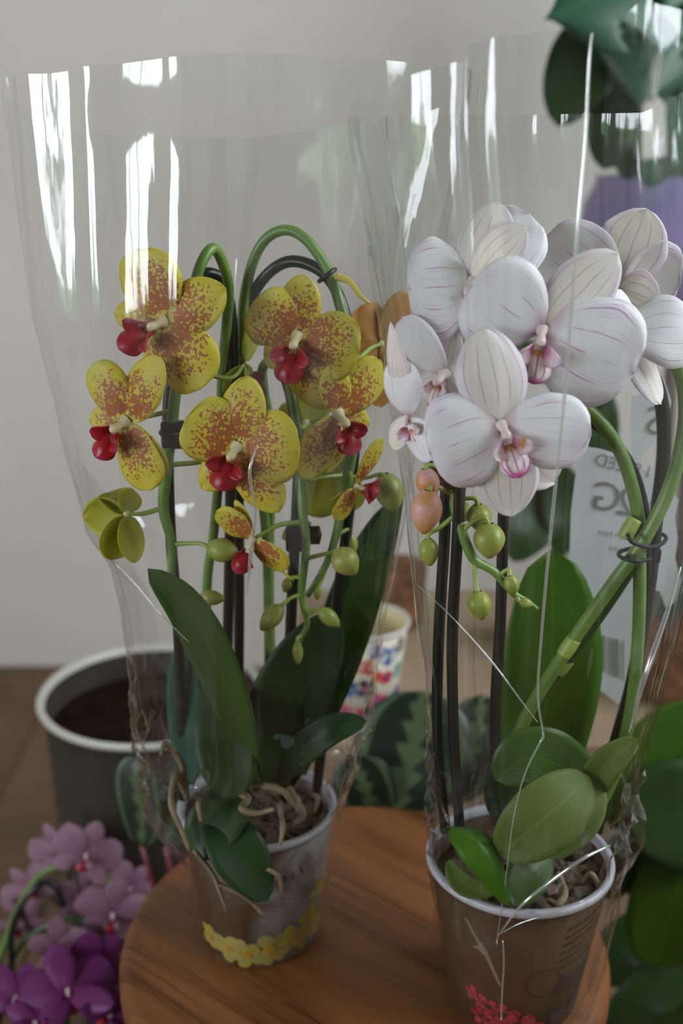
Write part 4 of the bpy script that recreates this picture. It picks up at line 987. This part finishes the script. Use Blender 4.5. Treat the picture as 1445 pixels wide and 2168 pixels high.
# philodendron at the right
ph = empty('philodendron', (.47, .955, FLOOR), 'philodendron with large rounded green leaves at the right edge', 'houseplant')
lathe('pot', [(.0001, 0), (.055, 0), (.072, .13), (.076, .134), (.070, .136), (.066, .115), (.0001, .115)], M['plastic'], ph, (.47, .955, FLOOR), 40)
for pts, wd, m_, fc in (([(1330,1770,.95),(1370,1680,.95),(1430,1590,.96),(1500,1500,.97)], 215, 'leafr', (-.1,-1,.3)), ([(1330,1745,.93),(1400,1730,.93),(1470,1725,.93),(1570,1730,.94)], 235, 'leafr2', (0,-.9,.5)),
                        ([(1470,1800,.93),(1432,1880,.915),(1408,1960,.91),(1390,2046,.91)], 175, 'leafr', (-.2,-1,.3)), ([(1350,1790,.96),(1315,1810,.955),(1290,1860,.95),(1270,1900,.95)], 90, 'leafr2', (-.2,-.9,.4)),
                        ([(1450,2030,.92),(1400,2080,.91),(1360,2120,.905),(1320,2180,.905)], 110, 'leafr2', (0,-.7,.7)), ([(1400,1800,.98),(1360,1840,.98),(1350,1900,.98)], 90, 'leafr2', (0,-.9,.4)),
                        ([(1420,1980,1.0),(1360,1990,.99),(1310,2030,.985),(1290,2090,.985)], 130, 'leafr2', (-.1,-.8,.5)), ([(1480,2080,.95),(1450,2130,.94),(1430,2200,.935)], 130, 'leafr2', (0,-.8,.5)), ([(1380,2110,1.0),(1340,2150,.99),(1300,2200,.985)], 120, 'leafr2', (0,-.8,.5))):  # dark leaves on this line are added to darken the shaded corner
    leaf(ph, pts, wd, M[m_], fc, .07, .5, 2.2, 2.2, base=.04)
    b = px(*pts[0]); tube('leaf_stalk', [(.47, .955, FLOOR + .11), (.45, .95, (FLOOR + b.z) / 2 + .02), b], .0032, M['petiole'], ph)
# monstera with paper tag, in a lavender pot on a tall stand
mp = px(1415, 500, 1.64); pz = mp.z - .115
sd = empty('plant_stand', (mp.x, 1.64, FLOOR), 'tall dark wooden plant stand behind the white orchid', 'plant stand')
lathe('stand_top', [(.0001, -.02), (.10, -.02), (.10, 0), (.0001, 0)], M['darkwood'], sd, (mp.x, 1.64, pz), 40)
for a in (30, 150, 270):
    d = Vector((math.cos(R(a)), math.sin(R(a)), 0)); tube('leg', [Vector((mp.x, 1.64, pz - .02)) + d * .07, Vector((mp.x, 1.64, BZ if 0 else FLOOR)) + d * .10], .010, M['darkwood'], sd, n=10)
mo = empty('monstera', (mp.x, 1.64, pz), 'monstera with split dark leaves in a lavender glazed pot, top right', 'houseplant')
lathe('pot', [(.0001, 0), (.065, 0), (.090, .02), (.118, .07), (.126, .115), (.120, .16), (.105, .19), (.107, .197), (.100, .197), (.098, .17), (.0001, .165)], M['lav'], mo, (mp.x, 1.64, pz), 56)
HUB = Vector((mp.x, 1.64, pz + .165))
def monstera_leaf(root, pts, wpx, fc, m='monst', holes=(), nu=25, nv=34):
    P = cr([px(*p) for p in pts], nv); q = pts[len(pts)//2]; W = wpx * mpp(q[1], q[2]) / 2; fc = Vector(fc).normalized(); V, Fc, UV = [], [], []
    for j in range(nv):
        t = j / (nv - 1); a = (P[min(j+1, nv-1)] - P[max(j-1, 0)]).normalized(); s = a.cross(fc).normalized(); n = s.cross(a).normalized()
        h = prof_w(t, .38, 2.2, 1.6, .35)
        for i in range(nu):
            u = 2 * i / (nu - 1) - 1; V.append(P[j] + s * u * h * W - a * (abs(u) * W * .25) + n * (-.18 * W * u * u)); UV.append(((u + 1) / 2, t))
    for j in range(nv - 1):
        for i in range(nu - 1):
            u = 2 * (i + .5) / (nu - 1) - 1; t = (j + .5) / (nv - 1)
            if any(((u - hu) / ru) ** 2 + ((t - ht + .15 * abs(u) * 0) / rt) ** 2 < 1 for hu, ht, ru, rt in holes): continue
            Fc.append((j*nu+i, j*nu+i+1, (j+1)*nu+i+1, (j+1)*nu+i))
    solid(obj('leaf', V, Fc, M[m], root, P[0], uv=UV), .0012)
    b = P[0]; tube('petiole', [HUB, (HUB + b) / 2 + Vector((0, 0, .05)), b], .004, M['stemdark'], root)
SPL = ((.85, .30, .30, .035), (.85, .46, .36, .035), (.85, .62, .34, .035), (-.85, .30, .30, .035), (-.85, .46, .36, .035), (-.85, .62, .34, .035), (.35, .38, .12, .03), (-.35, .40, .12, .03))
monstera_leaf(mo, [(1500,-120,1.42),(1370,-60,1.38),(1250,0,1.35),(1148,42,1.34)], 330, (-.1,-1,.3), 'monst', SPL)
monstera_leaf(mo, [(1380,-80,1.46),(1385,30,1.44),(1375,130,1.42),(1350,240,1.40)], 330, (.1,-1,.2), 'monst', ((.45, .42, .16, .10), (-.42, .42, .16, .11)) + SPL[:6])
monstera_leaf(mo, [(1520,-40,1.48),(1500,80,1.46),(1470,190,1.45),(1430,300,1.44)], 260, (.1,-1,.2), 'leafd', SPL)
for pts, wd, m_ in (([(1330,40,1.50),(1265,100,1.46),(1215,180,1.44),(1180,268,1.44)], 165, 'leafd'), ([(1420,150,1.48),(1370,200,1.45),(1310,270,1.44),(1275,360,1.44)], 170, 'leafd'),
                   ([(1470,180,1.46),(1430,240,1.43),(1400,310,1.42),(1370,400,1.42)], 140, 'monst'), ([(1400,20,1.50),(1330,60,1.48),(1260,90,1.46),(1195,100,1.46)], 130, 'monst'), ([(1480,120,1.46),(1500,220,1.44),(1470,340,1.43)], 150, 'leafd'), ([(1400,220,1.5),(1350,300,1.48),(1320,380,1.47)], 110, 'monst')):
    leaf(mo, pts, wd, M[m_], (-.1,-1,.3), .08, .45, 1.6)
    b = px(*pts[0]); tube('petiole', [HUB, (HUB + b) / 2 + Vector((0, 0, .06)), b], .003, M['stemdark'], mo)
gm = random.Random(5)
for i in range(15):
    bx_, bz_, by_ = .50 + .07 * (i % 5) + gm.uniform(-.03, .03), .66 + .20 * (i // 5) + gm.uniform(-.05, .05), 1.50 + gm.uniform(-.12, .20)
    B0 = Vector((bx_, by_, bz_)); d = Vector((gm.uniform(-.4, .7), gm.uniform(-.6, .3), gm.uniform(-1, -.2))).normalized() * .20; P4 = [B0, B0 + d * .35 + Vector((0, 0, .02)), B0 + d * .7, B0 + d + Vector((0, 0, -.03))]
    V, Fc, UV = tepal_geo(B0, B0 + d, .17, Vector((-.6, -.7, .35)).normalized(), .08, -.12, 'sepal', 11, 15, .02, i * 1.7)
    solid(obj('leaf', V, Fc, M['monst' if i % 2 else 'leafd'], mo, B0, uv=UV), .0012)
    tube('petiole', [HUB, (HUB + B0) / 2 + Vector((.02, 0, .05)), B0], .003, M['stemdark'], mo)
tg = empty('paper_tag', px(1383, 335, 1.40), 'cream paper tag hanging on a string from the monstera', 'tag')
pts = [(1372,208),(1394,206),(1408,222),(1410,330),(1358,338),(1360,224)]
V = [px(x, y, 1.40) for x, y in pts] + [px(x, y, 1.4025) for x, y in pts]
obj('tag_card', V, [(5,4,3,2,1,0),(6,7,8,9,10,11)] + [(i, (i+1) % 6, 6 + (i+1) % 6, 6 + i) for i in range(6)], M['tagp'], tg, smooth=False)
ptube('string', [(1384,214,1.398),(1380,160,1.40),(1394,90,1.44),(1400,20,1.50),(1400,90,1.44),(1390,160,1.405),(1384,214,1.398)], 2.2, M['string'], tg)

# ------------------------------------------------------------------ pink orchids on the floor at the left
def small_flower(root, kind, x, y, Y, r, roll, face, att):
    a = R(roll); tip = lambda d, q: (x + r * q * math.sin(a + R(d)), y - r * q * math.cos(a + R(d)))
    f3 = Vector(face).normalized(); tl = []
    for k, d, q, wd in (('S', 0, 1.0, .62), ('S', 128, .95, .56), ('S', -128, .95, .56), ('P', 72, 1.02, .95), ('P', -72, 1.02, .95)):
        tx, ty = tip(d, q); dx = (tx - x) * mpp(y, Y); dz = -(ty - y) * mpp(y, Y)
        dY = max(-.03, min(.03, -(f3.x * dx + f3.z * dz) / f3.y)) if abs(f3.y) > .2 else 0
        tl.append((k, tx, ty, dY, wd * r))
    lx, ly = tip(180, .5)
    flower(root, kind, (x, y, Y), face, tl, (lx, ly, -.010), att, r * .34, colpx=r * .17)
po1 = empty('orchid_plant', (-.43, .93, FLOOR), 'pale pink orchid on the floor left of the stool', 'orchid')
lathe('pot', [(.0001, 0), (.044, 0), (.056, .11), (.059, .113), (.054, .114), (.052, .10), (.0001, .10)], M['plastic'], po1, (-.43, .93, FLOOR), 40)
tube('stem', [(-.43, .93, FLOOR+.09), px(-60,2150,.95), px(5,2010,.97), px(45,1910,.98), px(90,1850,.98), px(150,1830,.98), px(215,1850,.99), px(250,1900,.99)], [.004,.004,.004,.0035,.003,.002], M['stem'], po1)
tube('stem', [(-.42, .94, FLOOR+.09), px(-30,2160,.96), px(30,2020,.96), px(90,1965,.96), px(165,1945,.96), px(215,1990,.96)], [.004,.004,.0035,.003,.002], M['stemdark'], po1)
for x, y, Y, r, ro, fc, at in ((118,1796,.985,58,-25,(-.5,-.8,.2),(130,1832,.98)), (182,1810,.97,76,20,(.3,-.9,.3),(170,1838,.985)), (60,1885,1.0,60,-40,(-.4,-.9,.2),(70,1880,.98)), (50,1955,.99,62,30,(-.3,-.8,-.4),(60,1985,.965)),
                             (238,1935,.965,80,10,(.2,-.95,.1),(245,1905,.99)), (130,2010,.95,72,-10,(0,-.9,-.3),(110,1958,.96)), (275,1880,1.0,58,40,(.5,-.8,.2),(235,1875,.99)), (170,1905,1.0,60,0,(.2,-.9,.2),(160,1840,.98)), (205,2030,.955,56,25,(.1,-.9,.1),(215,1990,.96))):
    small_flower(po1, 'pink', x, y, Y, r, ro, fc, [at])
tag(tube('support_stake', [(-.40, .94, FLOOR+.09), px(15,2110,.95), px(25,1970,.95), px(60,1895,.955), px(95,1868,.96), px(122,1885,.96), px(134,1918,.96)], .0032, SK, n=8), 'thin black hooked stake among the pale pink flowers at lower left', 'plant stake', 'black stakes holding the orchid stems')
po2 = empty('orchid_plant', (-.335, .79, FLOOR), 'deep magenta orchid in the bottom left corner', 'orchid')
lathe('pot', [(.0001, 0), (.044, 0), (.056, .11), (.059, .113), (.054, .114), (.052, .10), (.0001, .10)], M['plastic'], po2, (-.335, .79, FLOOR), 40)
tube('stem', [(-.335, .79, FLOOR+.09), px(120,2300,.82), px(140,2180,.85), px(150,2120,.87), px(200,2060,.89)], .0035, M['stem'], po2)
for x, y, Y, r, ro, fc in ((145,2098,.86,104,-20,(-.1,-.55,.8)), (35,2112,.87,78,20,(-.2,-.7,.7)), (212,2040,.90,72,30,(.3,-.8,.3)), (235,2150,.84,70,50,(.3,-.6,.7)), (75,2165,.84,70,-60,(0,-.7,.7))):
    small_flower(po2, 'magenta', x, y, Y, r, ro, fc, [(150 + (x-150)*.4, y + 40, Y + .02)])
